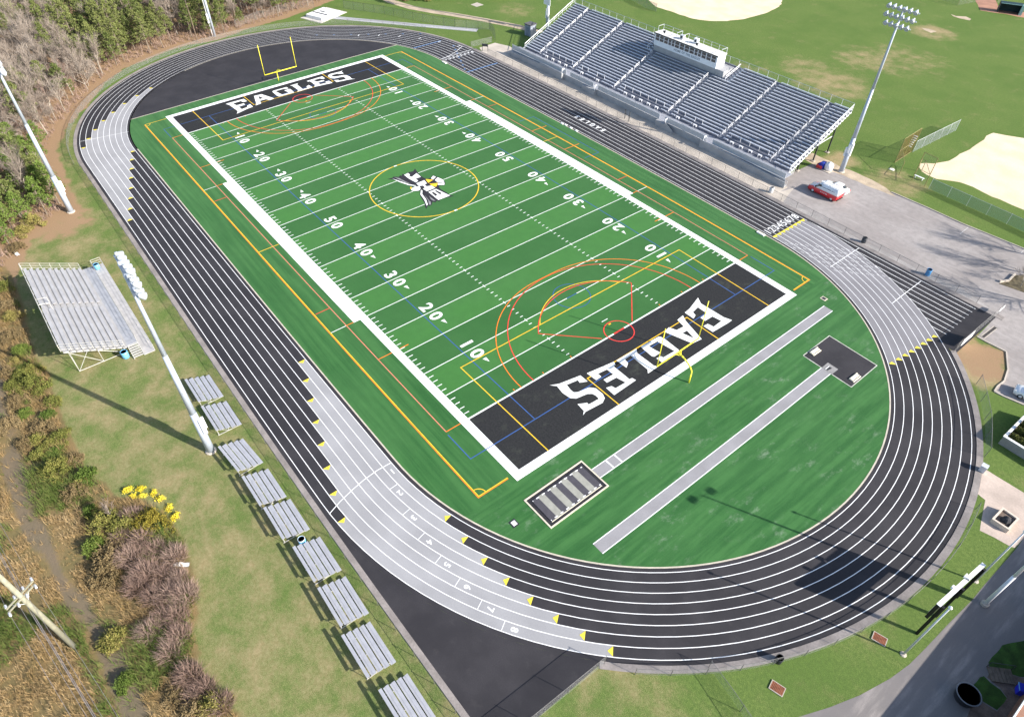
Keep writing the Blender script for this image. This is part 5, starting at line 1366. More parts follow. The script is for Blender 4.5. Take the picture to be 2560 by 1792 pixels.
# far corner dugout
p0, p1 = at(*T4(1890, 190)), at(*T4(2230, 235)); rz = math.atan2((p1-p0).y, (p1-p0).x); e = empty('dugout', (p0+p1)/2, rz, 'dark green roofed dugout at the far corner of the ball field', 'dugout'); L = (p1-p0).length
b = MB(); b.box(-L/2, L/2, .0, 2.4, 2.2, 2.35); b.build('roof', mat('dugout_green', (.01, .035, .04), .6, var=.2), e)
b = MB(); b.box(-L/2, L/2, 2.3, 2.4, 0, 2.2); b.box(-L/2, -L/2+.1, 0, 2.3, 0, 2.2); b.box(L/2-.1, L/2, 0, 2.3, 0, 2.2); b.build('wall', mat('dugout_green', (.01, .035, .04)), e)
b = MB(); b.bar((-L/2, .0, 2.36), (L/2, 0, 2.36), .12, .08); b.box(L/2-.4, L/2+.3, -.3, .3, 0, 2.5); b.build('trim', mat('teal_trim', (.25, .42, .42), .6), e)
for i, (a, c) in enumerate((((1010, 0), (1290, 90)), ((1290, 90), (1560, 40)), ((1880, 60), (2120, -30)))):
    fence('backstop_fence', [at(*T4(*a)), at(*T4(*c))], 3., ['dark mesh fence panel at the far ball field, leftmost of three', 'dark mesh fence panel at the far ball field, middle of three', 'dark mesh fence panel at the far ball field, beside the dugout'][i], 3., LINKD, 'dark mesh fences at the far ball field', OLV)
# fence behind the far runway and gate by the grandstand
fence('rear_fence', [at(*q) for q in ((590, 70), (660, 44), (740, 22), (785, 20))], 1.8, 'thin fence along the edge of the woods by the landing mat', 3., LINKD)
fence('rear_fence', [at(*q) for q in ((860, 22), (960, 36), (1050, 55), (1140, 70), (1225, 76))], 2., 'dark chain link fence between the far runway and the dirt path', 3., LINK, rail=DSTEEL)
fence('rear_fence', [at(*U1(*q)) for q in ((1410, 540), (1470, 640), (1520, 740))], 2.2, 'tall chain link gate leaf at the corner of the far runway lawn', 1.2, LINK, rail=DSTEEL)
fence('rear_fence', [at(*U1(*q)) for q in ((1080, 870), (1200, 840), (1455, 780))], 1.3, 'low chain link fence beside the gate area at the far bend', 2., LINK)
p0, p1 = at(*U1(1285, 935)), at(*U1(1385, 945)); b_ = (p1-p0); e = empty('turnstile', p0, math.atan2(b_.y, b_.x), 'dark sign board on two legs by the far track gate', 'sign'); L = b_.length
b = MB(); b.box(-.05, .05, -.05, .05, 0, 1.7); b.build('leg', DSTEEL, e); b = MB(); b.box(L-.05, L+.05, -.05, .05, 0, 1.7); b.build('leg', DSTEEL, e); b = MB(); b.box(0, L, -.06, .06, 1.1, 1.7); b.build('board', DSTEEL, e)
e['label'] = 'dark sign board on two legs by the far track gate'; e.name = 'sign_board'
Z2 = crop(1400, 250, .10453); p0, p1 = at(*Z2(1545, 450)), at(*Z2(1645, 520)); b_ = p1-p0; e = empty('gate', p0, math.atan2(b_.y, b_.x), 'small dark gate frame in the fence between track and grandstand', 'gate'); L = b_.length
b = MB(); b.box(-.05, .05, -.05, .05, 0, 2.0); b.build('post', DSTEEL, e); b = MB(); b.box(L-.05, L+.05, -.05, .05, 0, 2.0); b.build('post', DSTEEL, e); b = MB(); b.bar((0, 0, 1.1), (L, 0, 1.1), .06, .06); b.build('bar', DSTEEL, e)

# ---------------------------------------------------------------- right edge: fire pit, hedge planter, sign
pc = [at(*Lp(*q)) for q in ((752, 965), (1040, 1155), (1215, 968), (935, 770))]
e = empty('planter_box', pc[0], 0, 'square concrete planter of soil with a dark stone inside on the pale apron', 'planter')
cc = sum(pc, Vector())/4
for i in range(4):
    a, c = pc[i]-pc[0], pc[(i+1) % 4]-pc[0]; d = (c-a).normalized(); n_ = Vector((-d.y, d.x, 0))*.2
    b = MB(); k = d*.2
    b.hexa([a+k, c, c+n_, a+k+n_, a+k+Z_*.62, c+Z_*.62, c+n_+Z_*.62, a+k+n_+Z_*.62]); b.build('wall', mat('planter_concrete', (.60, .52, .44), .9, var=.1), e)
b = MB(); ins = [(cc+(p-cc)*.86)-pc[0] for p in pc]; b.prism([xy(p) for p in ins], .0, .42); b.build('soil', mat('soil', (.13, .10, .085), .95, var=.3, scale=2, bump=.5), e)
b = MB(); q = cc-pc[0]
b.lathe((q.x+.1, q.y-.1, .4), [(.5, 0), (.45, .25), (.3, .5), (.1, .62)], 7); b.build('stone', mat('dark_stone', (.04, .04, .045), .9, var=.3, scale=3), e)
# raised hedge bed
ka, kb, kc = at(*K_(722, 1272)), at(*K_(1085, 905)), at(*K_(1113, 1410)); d = (kb-ka).normalized(); L = (kb-ka).length; n_ = Vector((d.y, -d.x, 0))
e = empty('hedge_planter', ka, math.atan2(d.y, d.x), 'raised white edged planter holding rows of clipped hedges at the right edge', 'planter')
b = MB(); b.box(0, L, -.22, 0, 0, 1.25); b.box(-.2, 0, -5.5, 0, 0, 1.25); b.box(L, L+.2, -5.5, 0, 0, 1.25); b.build('wall', mat('planter_wall', (.30, .29, .28), .9, var=.12), e)
b = MB(); b.box(-.25, L+.25, -.26, .04, 1.25, 1.32); b.box(-.25, .05, -5.5, -.26, 1.25, 1.32); b.build('coping', WHITE, e)
b = MB(); b.box(0, L, -5.5, -.22, 0, .9); b.build('soil', mat('soil', (.13, .10, .085)), e)
LW_ = L; HG = mat('hedge_green', (.075, .085, .015), .95, var=.4, scale=2.5, scale2=14, bump=.6)
for k in range(4):
    x = LW_*(k+.5)/4; b = MB()
    for j in range(900):
        yy = -random.uniform(.35, 5.4); a = random.uniform(0, PI); rr = .42*random.uniform(.8, 1.08)
        c = Vector((x+rr*math.cos(a), yy, 1.1+rr*1.2*math.sin(a))); t1 = Vector((random.gauss(0, 1), random.gauss(0, 1), random.gauss(0, 1))).normalized()*.10; t2 = t1.cross(Vector((random.gauss(0, 1), random.gauss(0, 1), 1))).normalized()*.07
        b.add([c-t1, c+t2, c+t1, c-t2], [(0, 1, 2, 3)])
    b.lathe((x, -.35, 1.1), [(.05, 0), (.36, .03), (.38, 5.0), (.05, 5.03)], 10, (0, -1, 0)); b.build('hedge', HG, e)
# sign post pair at right edge of the lot
p0, p1 = at(*J(1430, 640)), at(*J(1500, 570)); e = empty('bed_edging', p0, 0, 'pale timber edging of the tree bed at the right edge of the lot', 'edging')
b = MB(); b.bar((0, 0, .15), tuple(p1-p0+Vector((0, 0, .15))), .25, .3); b.build('timber', CONC, e); b = MB(); b.bar((0, 0, .15), tuple((p1-p0)*0+at(*J(1330, 650))-p0+Vector((0, 0, .15))), .25, .3); b.build('timber', CONC, e)
BED = mat('bed_soil', (.09, .075, .045), .95, var=.35, scale=1.5, scale2=9)
slab('planting_bed', [at(*q) for q in (J(1500, 570), J(1430, 640), J(1320, 665), J(1700, 800), J(2000, 700), J(1900, 560))], .014, BED)
p = at(*Lp(625, 110)); e = empty('meter_box', p, .1, 'grey metal box on the path by the near bend fence', 'box')
b = MB(); b.box(-.3, .3, -.3, .3, 0, .9); b.build('case', STEEL, e); b = MB(); b.box(-.33, .33, -.33, .33, .9, .95); b.build('lid', STEEL, e)

# ---------------------------------------------------------------- school building (its shade lies over the road)
e = empty('school_building', (100.05, -10, 0), 0, 'low school building with brown roof edge and white gutter at the bottom right corner', 'building')
BRK = mat('brick', (.20, .10, .07), .9, var=.2, scale=2)
b = MB(); b.box(0.35, 26, -42, 26, 0, 3.3); b.build('wall', BRK, e)
b = MB(); b.box(.12, 26.5, -42.5, 26.5, 3.3, 3.6); b.build('roof', mat('brown_roof', (.30, .16, .11), .9, var=.15, scale=.8), e)
b = MB(); b.box(0, .11, -42.5, 26.5, 3.42, 3.64); b.build('gutter', WHITE, e)
for k in range(10):
    y = -38+k*6; b = MB(); b.box(.3, .345, y, y+2.4, 1.0, 2.5); b.build('window', GLASS, e)

# ---------------------------------------------------------------- utility pole and wires
U = crop(0, 1192, .374564); p = at(*U(503, 1138))
e = empty('utility_pole', p, 0, 'weathered wooden utility pole with double crossarm leaning into the picture at the lower left', 'utility pole')
b = MB(); b.tube((0, 0, 0), (0, 0, 14.5), .24, 12, .17); b.build('pole', WOOD, e, True)
ang = None
z1 = 9.75
ctr = Vector((0, 0, z1)); e1 = at(*U(225, 705), z1)-p; e2 = at(*U(0, 850), z1)-p; ad_ = (e1-e2).normalized(); ad_.z = 0
ends = (e1, ctr*2-e1)
for s in (-.2, .2):
    n_ = Vector((-ad_.y, ad_.x, 0))*s; b = MB(); b.bar(ctr+n_+(e1-ctr)*1.03, ctr+n_-(e1-ctr)*1.03, .1, .13); b.build('crossarm', WOOD, e)
b = MB(); b.tube(ctr+(e1-ctr)*.6, Vector((0, 0, z1-1.2)), .03, 5); b.tube(ctr-(e1-ctr)*.6, Vector((0, 0, z1-1.2)), .03, 5); b.build('brace', STEEL, e)
PORC = mat('porcelain', (.62, .64, .70), .2, var=.05, spec=.7)
arm_pts = [ctr+(e1-ctr)*k for k in (.98, .32, -.32, -.98)]
for q in arm_pts:
    for s in (-1, 1):
        b = MB(); n_ = Vector((-ad_.y, ad_.x, 0))*s
        b.lathe(q+n_*.25, [(.03, 0), (.11, .06), (.05, .12), (.12, .2), (.05, .27), (.11, .34), (.03, .42)], 10, n_); b.build('insulator', PORC, e, True)
WIRE = mat('wire', (.30, .27, .27), .5, .4, var=.1)
wl = ['power line from the outer right end of the crossarm', 'power line from the inner right insulator', 'power line from the inner left insulator', 'power line from the outer left end of the crossarm']
rd_ = Vector((-ad_.y, ad_.x, 0)).normalized()
if rd_.x < 0: rd_ = -rd_
for i, q in enumerate(arm_pts):
    for s, lbl in ((1, ' towards the bottom edge'), (-1, ' along the brush')):
        b = MB(); L = 60; pts = []
        for k in range(25):
            f_ = k/24; pts.append(p+q+rd_*s*(.7+L*f_)+Vector((0, 0, -4*2.2*f_*(1-f_))))
        b.path(pts, .014, 4); o = thing_mesh(b, 'power_line', WIRE, wl[i]+lbl, 'wire', 'power lines on the utility pole')
for i, (z, dx) in enumerate(((7.6, .3), (6.9, .3))):
    b = MB(); pts = [p+Vector((0, 0, z))+rd_*(-60+120*k/40)+Vector((-ad_.x*dx, -ad_.y*dx, -1.6*math.sin(PI*abs(((k/40)*2) % 1)))) for k in range(41)]
    b.path(pts, .03, 5); thing_mesh(b, 'cable', WIRE, ('thick upper' if i == 0 else 'thick lower')+' cable passing the utility pole below its crossarm', 'cable', 'cables below the crossarm')
# litter: pale sheets at the brush edge
for q, lab, rz in ((Vc(105, 75), 'white plastic sheet lying at the edge of the brush above the visitor stand', .2), (V1(1215, 590), 'white crumpled sheet at the edge of the bare thicket', .9)):
    p = at(*q); b = MB(); n = 7; vs = []; 
    for i in range(n):
        for j in range(4): vs.append((-.75+1.5*i/(n-1), -.22+.45*j/3, .1+.14*noise.noise((i*.7, j*.9, rz*9))+.06*math.sin(i)))
    b.add(vs, [(i*4+j, (i+1)*4+j, (i+1)*4+j+1, i*4+j+1) for i in range(n-1) for j in range(3)])
    b.add([(v[0], v[1], v[2]-.03) for v in vs], [(i*4+j, i*4+j+1, (i+1)*4+j+1, (i+1)*4+j) for i in range(n-1) for j in range(3)])
    o = thing_mesh(b, 'plastic_sheet', WHITE, lab, 'litter', 'pale sheets lying by the brush'); o.location = p+Vector((0, 0, .1)); o.rotation_euler.z = rz

# ---------------------------------------------------------------- vegetation
def leafmat(name, cols, rough=.9, scale=.6):
    """leaf colours vary from tree to tree and from clump to clump"""
    t = NT(name); oi = t.n('ShaderNodeObjectInfo').outputs['Random']; geo = t.n('ShaderNodeNewGeometry').outputs['Random Per Island']
    oc = t.n('ShaderNodeTexCoord').outputs['Object']; nz = t.noise(oc, scale, 3)
    rp = t.n('ShaderNodeValToRGB'); cr_ = rp.color_ramp
    cr_.elements[0].color = (*cols[0], 1); cr_.elements[1].color = (*cols[-1], 1)
    for i, c in enumerate(cols[1:-1]): e_ = cr_.elements.new((i+1)/(len(cols)-1)); e_.color = (*c, 1)
    f = t.math('ADD', t.math('MULTIPLY', oi, .5), t.math('ADD', t.math('MULTIPLY', geo, .38), t.math('MULTIPLY', t.math('SUBTRACT', nz, .44), .9)))
    t.l(f, rp.inputs['Fac']); return t.out(rp.outputs['Color'], rough, .15)
PINE = leafmat('pine_needles', [(.060, .082, .026), (.115, .145, .044), (.165, .190, .062), (.205, .215, .085)])
PINEG = leafmat('bright_pine_needles', [(.065, .11, .022), (.12, .18, .038), (.17, .23, .058)])
TWIG = leafmat('bare_twigs', [(.20, .16, .135), (.28, .235, .20), (.36, .315, .275)])
TWIGP = leafmat('pinkish_twigs', [(.21, .14, .115), (.29, .205, .17), (.35, .265, .22)])
TRUNKP = mat('pine_bark', (.20, .165, .13), .95, var=.3, scale=2)
TRUNKB = mat('pale_bark', (.30, .265, .225), .95, var=.25, scale=2)
SHRUB = leafmat('shrub_leaves', [(.075, .095, .025), (.15, .165, .04), (.24, .215, .065), (.30, .24, .10)])
SHRUBG = leafmat('green_shrub_leaves', [(.055, .09, .018), (.10, .15, .03), (.16, .20, .045)])
SHRUBY = leafmat('yellow_shrub_leaves', [(.11, .115, .02), (.22, .185, .03), (.33, .25, .05)])
BRUSHL = leafmat('brown_shrub_leaves', [(.13, .10, .05), (.22, .165, .085), (.30, .235, .13)])
GRASSD = leafmat('dry_grass', [(.17, .15, .05), (.25, .17, .075), (.37, .26, .13), (.46, .36, .21), (.31, .17, .085)], scale=.22)
GRASSG = leafmat('rough_green_grass', [(.06, .10, .02), (.11, .155, .035), (.19, .18, .07)], scale=.3)
FLOWER = leafmat('yellow_flowers', [(.55, .45, .03), (.75, .62, .05), (.8, .7, .12)])

def rv(s=1.): return Vector((random.gauss(0, s), random.gauss(0, s), random.gauss(0, s)))
def clump(b, c, r, n, sz, flat=.55, thin=.35):
    for _ in range(n):
        d = rv().normalized(); p = c+Vector((d.x*r, d.y*r, d.z*r*flat))*random.uniform(.35, 1.)
        a = (rv()+d*.6).normalized()*sz*random.uniform(.6, 1.2); q = a.cross(rv()).normalized()*sz*thin*random.uniform(.7, 1.3)
        b.add([p-a*.5-q*.3, p+q, p+a*.6, p-q], [(0, 1, 2, 3)])
def pine(seed, h):
    random.seed(seed); e = bpy.data.objects.new('pine_tree', None); COL.objects.link(e)
    b = MB(); k = random.uniform(-.3, .3); b.tube((0, 0, -.1), (k*.4, 0, h*.5), .13, 6, .09); b.tube((k*.4, 0, h*.5), (k, 0, h*.96), .10, 5, .02)
    cl = []
    base = random.uniform(.22, .42)
    n = int(36+h*3.6)
    for i in range(n):
        f = (i+random.random())/n; z = h*(base+(1-base)*f); rad = h*.25*(1-f)**.7*random.uniform(.35, 1.15)+.12
        a = random.uniform(0, 2*PI); p = Vector((k*z/h+rad*math.cos(a), rad*math.sin(a), z-rad*.12))
        if rad > .5: b.tube((k*z/h, 0, z-.15), p, .03, 3, .012, cap=False)
        cl.append((p, random.uniform(.4, .78)*(1.1-.45*f)))
    b.build('trunk', TRUNKP, e)
    c = MB()
    for p, r in cl: clump(c, p, r, 30, .31, .6, .24)
    clump(c, Vector((k, 0, h)), .3, 14, .34, 1.2, .2)
    c.build('crown', PINE, e); return e
def bare(seed, h, m, name='bare_tree', trunkm=None, spread=.5, twigs=1500):
    random.seed(seed); e = bpy.data.objects.new(name, None); COL.objects.link(e)
    b, c = MB(), MB(); tips = []
    def grow(p, d, L, r, lv):
        q = p+d*L; (b if lv < 2 else c).tube(p, q, r, 5 if lv < 1 else 3, r*.6, cap=False)
        if lv >= 3: tips.append((p, q, d)); return
        if lv == 2: tips.append((p, q, d))
        for _ in range(3 if lv else 5):
            t_ = random.uniform(.4, 1.); pp = p+(q-p)*t_
            dd = (d+rv(spread)+Vector((0, 0, .25))).normalized()
            grow(pp, dd, L*random.uniform(.5, .75), r*.55, lv+1)
        grow(q, (d+rv(.18)).normalized(), L*.62, r*.6, lv+1)
    grow(Vector((0, 0, -.1)), Vector((random.gauss(0, .06), random.gauss(0, .06), 1)).normalized(), h*.42, .0125*h, 0)
    for _ in range(twigs):
        p, q, d = random.choice(tips); s = p+(q-p)*random.random(); dd = (d+rv(.55)+Vector((0, 0, .2))).normalized(); L = h*random.uniform(.07, .16)
        w_ = dd.cross(rv()).normalized()*.016
        c.add([s-w_, s+w_, s+dd*L], [(0, 1, 2)])
    b.build('trunk', trunkm or TRUNKB, e); c.build('crown', m, e); return e
def bush(seed, r, h, m, name='shrub', n=95, sz=.13, twig=False):
    random.seed(seed); e = bpy.data.objects.new(name, None); COL.objects.link(e)
    b = MB()
    for i in range(6):
        a = random.uniform(0, 2*PI); b.tube((0, 0, -.05), (r*.6*math.cos(a), r*.6*math.sin(a), h*.6), .03, 4, .01)
    b.build('stem', BARK, e)
    c = MB()
    if twig:
        for i in range(n*16):
            a = random.uniform(0, 2*PI); rr = r*math.sqrt(random.random()); top = h*(1-(rr/r)**2*.55)*random.uniform(.55, 1.05)
            o = Vector((rr*.55*math.cos(a), rr*.55*math.sin(a), top*random.uniform(0, .6))); d = (Vector((math.cos(a)*rr/r*.9, math.sin(a)*rr/r*.9, 1.))+rv(.42)).normalized(); L = random.uniform(.4, 1.1)
            w_ = d.cross(rv()).normalized()*.018; c.add([o-w_, o+w_, o+d*L], [(0, 1, 2)])
    else:
        ph = [random.uniform(0, 6) for _ in range(3)]
        for i in range(n):
            a = random.uniform(0, 2*PI); k = 1+.32*math.sin(2*a+ph[0])+.22*math.sin(3*a+ph[1])+.15*math.sin(5*a+ph[2]); rr = r*k*math.sqrt(random.random())
            z = h*(.12+random.random()**.7*max(.12, 1-(rr/(r*1.25))**2*.9))
            clump(c, Vector((rr*math.cos(a), rr*math.sin(a), z)), random.uniform(.14, .34), 24, sz, .75, .42)
        for i in range(n*3):
            a = random.uniform(0, 2*PI); rr = r*random.uniform(.2, 1.15); o = Vector((rr*math.cos(a), rr*math.sin(a), h*random.uniform(.2, .7))); d = (Vector((math.cos(a)*.5, math.sin(a)*.5, 1))+rv(.35)).normalized(); w_ = d.cross(rv()).normalized()*.02
            c.add([o-w_, o+w_, o+d*h*random.uniform(.25, .6)], [(0, 1, 2)])
    c.build('crown', m, e); return e
random.seed(11)
PR = [pine(s, h) for s, h in ((1, 8.6), (2, 9.8), (3, 7.4), (4, 10.6), (5, 6.2))]
PRG = []
for i, s in enumerate((2, 4)):
    o = copy_tree(PR[s]); o.name = 'pine_tree'
    for ch in o.children:
        if ch.name.startswith('crown'): ch.data = ch.data.copy(); ch.data.materials[0] = PINEG
    PRG.append(o)
BR = [bare(s, h, TWIG) for s, h in ((21, 8.5), (22, 9.8), (23, 7.2), (24, 10.5))]
BRP = [bare(s, h, TWIGP, twigs=1500, spread=.6) for s, h in ((31, 6.2), (32, 5.2))]
used = set()
PROTOS = PR+PRG+BR+BRP
def put(proto, p, s, rz, label, cat, group=None):
    o = proto if proto.name not in used else copy_tree(proto)
    used.add(o.name); o.location = p; o.scale = (s, s, s*random.uniform(.9, 1.12)); o.rotation_euler.z = rz
    return tag(o, label, cat, group)
# woods: dart throwing inside the forest edge
fp = np.array(forest_poly); rng = random.Random(5)
pts = []
tries = 0
cand = []
while tries < 60000 and len(cand) < 640:
    tries += 1
    x, y = rng.uniform(-172, -18), rng.uniform(-70, 50)
    u, v = px(x, y)
    if u < -230 or u > 900 or v < -330 or v > 640: continue
    d_ = float(sd(np.array([[x, y]]), forest_poly)[0])
    if d_ > -.7: continue
    r = 1.9 if d_ > -7 else 2.4 if d_ > -18 else 3.1
    if any((x-a)**2+(y-c)**2 < r*r for a, c, _ in cand): continue
    cand.append((x, y, d_))
cand.sort(key=lambda q: (q[0]-CX)**2+(q[1]-CY)**2)
cand = cand[:540]
for x, y, d_ in cand:
    u, v = px(x, y, 5.)
    n_ = noise.noise((x*.06, y*.06, 1.7))
    # kinds as they stand in the picture: grey wood on the far left, pines in the middle and along the left edge, trunks and pines beyond
    if v > 300: k = 'g' if rng.random() < .7 else ('p' if rng.random() < .6 else 'b')
    elif u < 105: k = 'b' if rng.random() < .72 else 'p'
    elif 90 < v < 290 and u < 250: k = 'b' if rng.random() < .8 else 'p'
    elif u < 560: k = 'p' if rng.random() < .9+n_ else 'b'
    else: k = 'p' if rng.random() < .66 else 'b'
    if 90 < u < 300 and 150 < v < 290 and rng.random() < .4: k = 'q'
    edge = d_ > -3.5
    s = rng.uniform(.85, 1.2)*(.86 if edge else 1.)
    rz = rng.uniform(0, 2*PI)
    if k == 'b': put(rng.choice(BR), (x, y, 0), s, rz, 'leafless grey brown tree among the woods at the upper left', 'tree', 'leafless trees of the woods')
    elif k == 'q': put(rng.choice(BRP), (x, y, 0), s*1.1, rz, 'low leafless pinkish tree in the thin part of the woods on the left', 'tree', 'pinkish leafless trees of the woods')
    elif k == 'g': put(rng.choice(PRG), (x, y, 0), s*.95, rz, 'bright green pine in the clump behind the light pole on the left edge', 'tree', 'bright green pines on the left edge')
    else: put(rng.choice(PR), (x, y, 0), s, rz, 'olive green pine among the woods at the upper left', 'tree', 'pines of the woods')
# undergrowth of the woods
random.seed(3)
def blades(b, p, n, h, w_, splay):
    for _ in range(n):
        a = random.uniform(0, 2*PI); d = Vector((math.cos(a)*splay*random.random(), math.sin(a)*splay*random.random(), 1)).normalized()
        o = p+Vector((random.gauss(0, .12), random.gauss(0, .12), 0)); L = h*random.uniform(.6, 1.2); s = Vector((-math.sin(a), math.cos(a), 0))*w_
        m_ = o+d*L*.55; t_ = m_+(d+Vector((math.cos(a), math.sin(a), -.35))*.6).normalized()*L*.5
        b.add([o-s, o+s, m_+s*.8, m_-s*.8, t_], [(0, 1, 2, 3), (3, 2, 4)])
b = MB(); n = 0
while n < 3600:
    x, y = random.uniform(-130, -18), random.uniform(-72, 42)
    u, v = px(x, y)
    if u < -60 or u > 900 or v < -60 or v > 700: continue
    dd_ = float(sd(np.array([[x, y]]), forest_poly)[0])
    if dd_ > -.3 or dd_ < -16: continue
    n += 1; blades(b, Vector((x, y, 0)), 5, random.uniform(.5, 1.5), .03, .8)
o = b.build('undergrowth', TWIGP); tag(o, 'low brown undergrowth below the trees of the woods', 'undergrowth', kind='stuff')
# rough dry grass on the lower left
b = MB(); g = MB(); n = 0
rA, rB = np.array(rutA), np.array(rutB)
P_ = np.c_[[random.uniform(-26, 82) for _ in range(60000)], [random.uniform(-82, -46) for _ in range(60000)]]
sdv = sd(P_, brush_poly); rd1 = dist(P_, rutA, False); rd2 = dist(P_, rutB, False)
uvp = [px(x, y) for x, y in P_]
for i, (x, y) in enumerate(P_):
    u, v = uvp[i]
    if sdv[i] > -.1 or u < -80 or v > 1900 or v < 480 or u > 780: continue
    if min(rd1[i], rd2[i]) < .55: 
        if random.random() < .9: continue
    dn = noise.noise((x*.13, y*.13, 4.)); d2 = noise.noise((x*.35, y*.35, 8.))
    if random.random() > .5+.8*d2: continue
    n += 1
    green = dn+.35*noise.noise((x*.5, y*.5, 2.)) > .18
    blades(g if green else b, Vector((x, y, 0)), 9, random.uniform(.35, .85)*(1.2+dn), .017, 1.0)
    if n > 15000: break
tag(b.build('dry_grass', GRASSD), 'tall dry tan and orange grass covering the lower left corner', 'grass', kind='stuff')
tag(g.build('green_weeds', GRASSG), 'green weeds mixed into the dry grass at the lower left', 'grass', kind='stuff')
# shrubs along the brush edge
def at_full(x, y): return at(*F(x, y))
SH = [bush(41, 1.15, 1.3, SHRUB), bush(42, .85, .9, SHRUBG), bush(43, 1.25, 1.1, BRUSHL), bush(44, .8, .8, SHRUB)]
SHY = bush(45, 1.3, 1.5, SHRUBY)
sh = [((12,650),0),((15,690),2),((30,715),0),((25,760),2),((50,790),1),((42,815),0),((20,840),2),((75,835),0),((32,870),3),((52,845),3),((90,880),3),((40,905),2),((110,935),1),((85,990),3),((130,1015),1),((150,1040),3),((20,960),2),((180,1090),3),((115,1000),3),((75,870),0),((60,930),1),((120,905),3),((100,965),2),((140,985),0),((95,1020),3),((165,1035),2),((130,1060),0),((195,1075),1),((170,1110),2),((60,1000),2),
      ((20,500),2),((55,525),0),((10,540),2),((40,560),2),((75,505),0),((205,1150),1),((240,1180),0),((215,1230),1),((255,1250),2),((285,1185),0),((240,1290),2),((480,1585),0),((395,1560),2),((440,1590),2),((255,1440),3),((285,1530),1)]
for i, (q, k) in enumerate(sh):
    put(SH[k], at_full(*q), random.uniform(.75, 1.25), random.uniform(0, 6), ['olive leafy shrub in the brush strip on the left', 'dark green leafy shrub in the brush strip on the left', 'brown leaved shrub in the brush strip on the left', 'small olive shrub in the brush strip on the left'][k], 'shrub', ['olive shrubs of the brush strip', 'green shrubs of the brush strip', 'brown shrubs of the brush strip', 'small olive shrubs of the brush strip'][k])
put(SHY, at_full(345, 1180), 1.25, .4, 'yellow green shrub at the top of the bare thicket near the flowers', 'shrub')
TB = [bush(51, 1.7, 2.2, TWIGP, 'bare_bush', 60, twig=True), bush(52, 1.4, 1.8, TWIGP, 'bare_bush', 46, twig=True)]
tq = [(300,1165),(322,1215),(295,1255),(350,1235),(330,1290),(370,1290),(395,1250),(350,1340),(385,1340),(405,1300),(310,1320),(365,1390),(400,1385),(340,1420),(405,1430),(385,1465),(420,1340),(275,1210),(428,1515),(462,1545),(500,1580),(440,1560)]
for i, q in enumerate(tq): put(TB[i % 2], at_full(*q), random.uniform(.85, 1.25), random.uniform(0, 6), 'leafless pinkish brown bush in the dense thicket beside the small bleachers lawn', 'shrub', 'leafless bushes of the thicket')
sm = bare(61, 3.6, TWIG, twigs=160); put(sm, at_full(258, 1165), 1.0, .7, 'small pale leafless tree above the thicket at the lower left', 'tree')
FL = bush(71, .38, .3, FLOWER, 'flower_clump', 16, .10)
for q in [(285,1100),(318,1098),(348,1105),(362,1120),(383,1138),(397,1158),(300,1112),(320,1112)]: put(FL, at_full(*q), random.uniform(.85, 1.15), random.uniform(0, 6), 'round clump of yellow flowers in the grass above the thicket', 'flowers', 'yellow flower clumps above the thicket')
# hedgerow at the top
for q, k, s in [((905, -2), 2, 1.5), ((935, -4), 2, 1.7), ((952, 0), 0, 1.4), ((975, -4), 0, 1.6), ((1010, -6), 2, 1.8), ((1095, -6), 2, 1.7), ((1115, -4), 2, 1.8), ((1030, -10), 0, 1.7), ((880, -8), 2, 1.5)]:
    put(SH[k], at_full(*q), s, random.uniform(0, 6), 'brown and olive shrub of the hedgerow at the top edge behind the dirt path', 'shrub', 'hedgerow shrubs at the top edge')
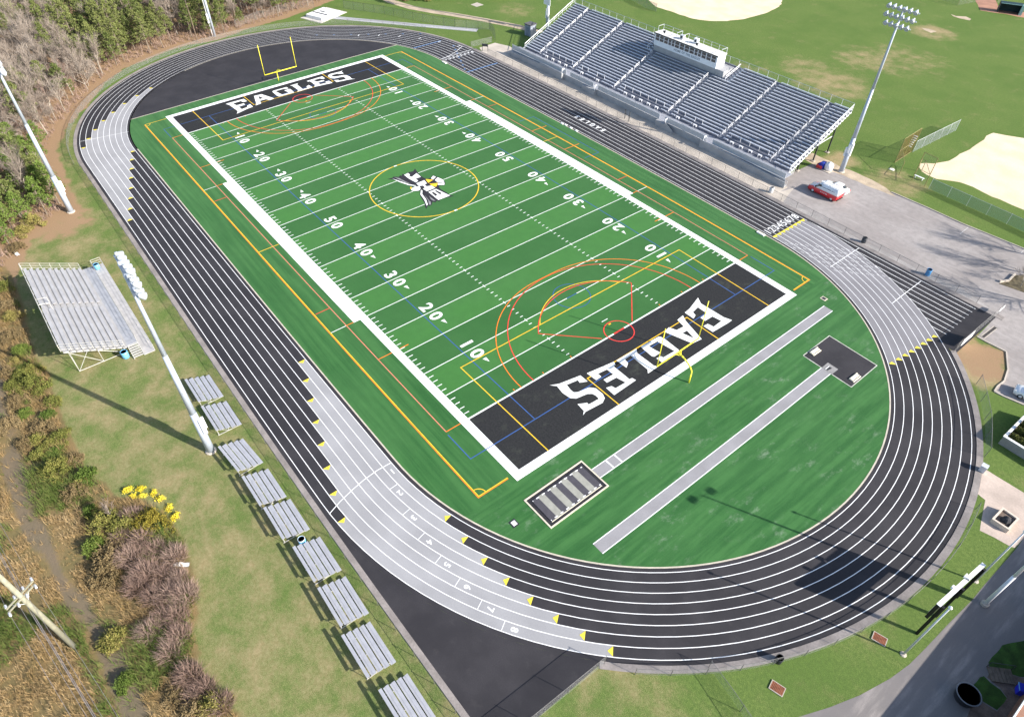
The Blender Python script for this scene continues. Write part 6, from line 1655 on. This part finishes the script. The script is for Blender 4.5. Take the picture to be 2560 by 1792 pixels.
# leafless trees right of the lot; their branches shade the asphalt
RT = bare(81, 12.5, TWIG, twigs=900, spread=.55); RT2 = bare(82, 11.5, TWIG, twigs=900, spread=.55)
for i, (x, y, pr, s) in enumerate(((80.2, 65.8, RT, 1.), (80.5, 59.8, RT2, 1.05), (84.0, 53.8, RT, .95))):
    put(pr, (x, y, 0), s, i*1.3, 'large leafless tree beyond the right edge of the parking lot', 'tree', 'large leafless trees right of the lot')
d0 = bare(83, 4.6, TWIG, twigs=260); put(d0, at(2552, 716), 1., .4, 'slim leafless tree in the soil bed at the right edge of the lot', 'tree')

def drop(o):
    for ch in list(o.children): drop(ch)
    bpy.data.objects.remove(o)
for o in PROTOS+SH+TB:
    if o.name not in used: drop(o)

# ---------------------------------------------------------------- camera, sun, sky
cam = bpy.data.cameras.new('camera'); co = bpy.data.objects.new('camera', cam); COL.objects.link(co); sc.camera = co
cam.sensor_width = 36; cam.lens = 36*FOC/2560; cam.clip_start = .5; cam.clip_end = 4000
R3 = Matrix(((BP[0][0], -BP[1][0], -BP[2][0]), (BP[0][1], -BP[1][1], -BP[2][1]), (BP[0][2], -BP[1][2], -BP[2][2])))
co.matrix_world = Matrix.Translation((CX, CY, CZ)) @ R3.to_4x4()
SUN_AZ, SUN_EL = math.radians(24.9), math.radians(27.5)
sun = bpy.data.lights.new('sun', 'SUN'); so = bpy.data.objects.new('sun', sun); COL.objects.link(so)
sun.energy = 4.6; sun.angle = math.radians(.53); sun.color = (1., .93, .83)
sd_ = Vector((math.cos(SUN_EL)*math.cos(SUN_AZ), math.cos(SUN_EL)*math.sin(SUN_AZ), math.sin(SUN_EL)))
so.rotation_euler = sd_.to_track_quat('Z', 'Y').to_euler(); so.location = sd_*200
w = bpy.data.worlds.new('World'); sc.world = w; w.use_nodes = True
nt = w.node_tree; sky = nt.nodes.new('ShaderNodeTexSky'); sky.sky_type = 'NISHITA'; sky.sun_disc = False
sky.sun_elevation = SUN_EL; sky.sun_rotation = PI/2-SUN_AZ; sky.air_density = 1.; sky.dust_density = 1.2
bg = nt.nodes['Background']; bg.inputs['Strength'].default_value = .11
nt.links.new(sky.outputs['Color'], bg.inputs['Color'])
sc.view_settings.view_transform = 'Standard'; sc.view_settings.look = 'None'; sc.view_settings.gamma = 1
sc.view_settings.exposure = 1.05
sc.cycles.max_bounces = 6; sc.cycles.diffuse_bounces = 3; sc.cycles.transparent_max_bounces = 12
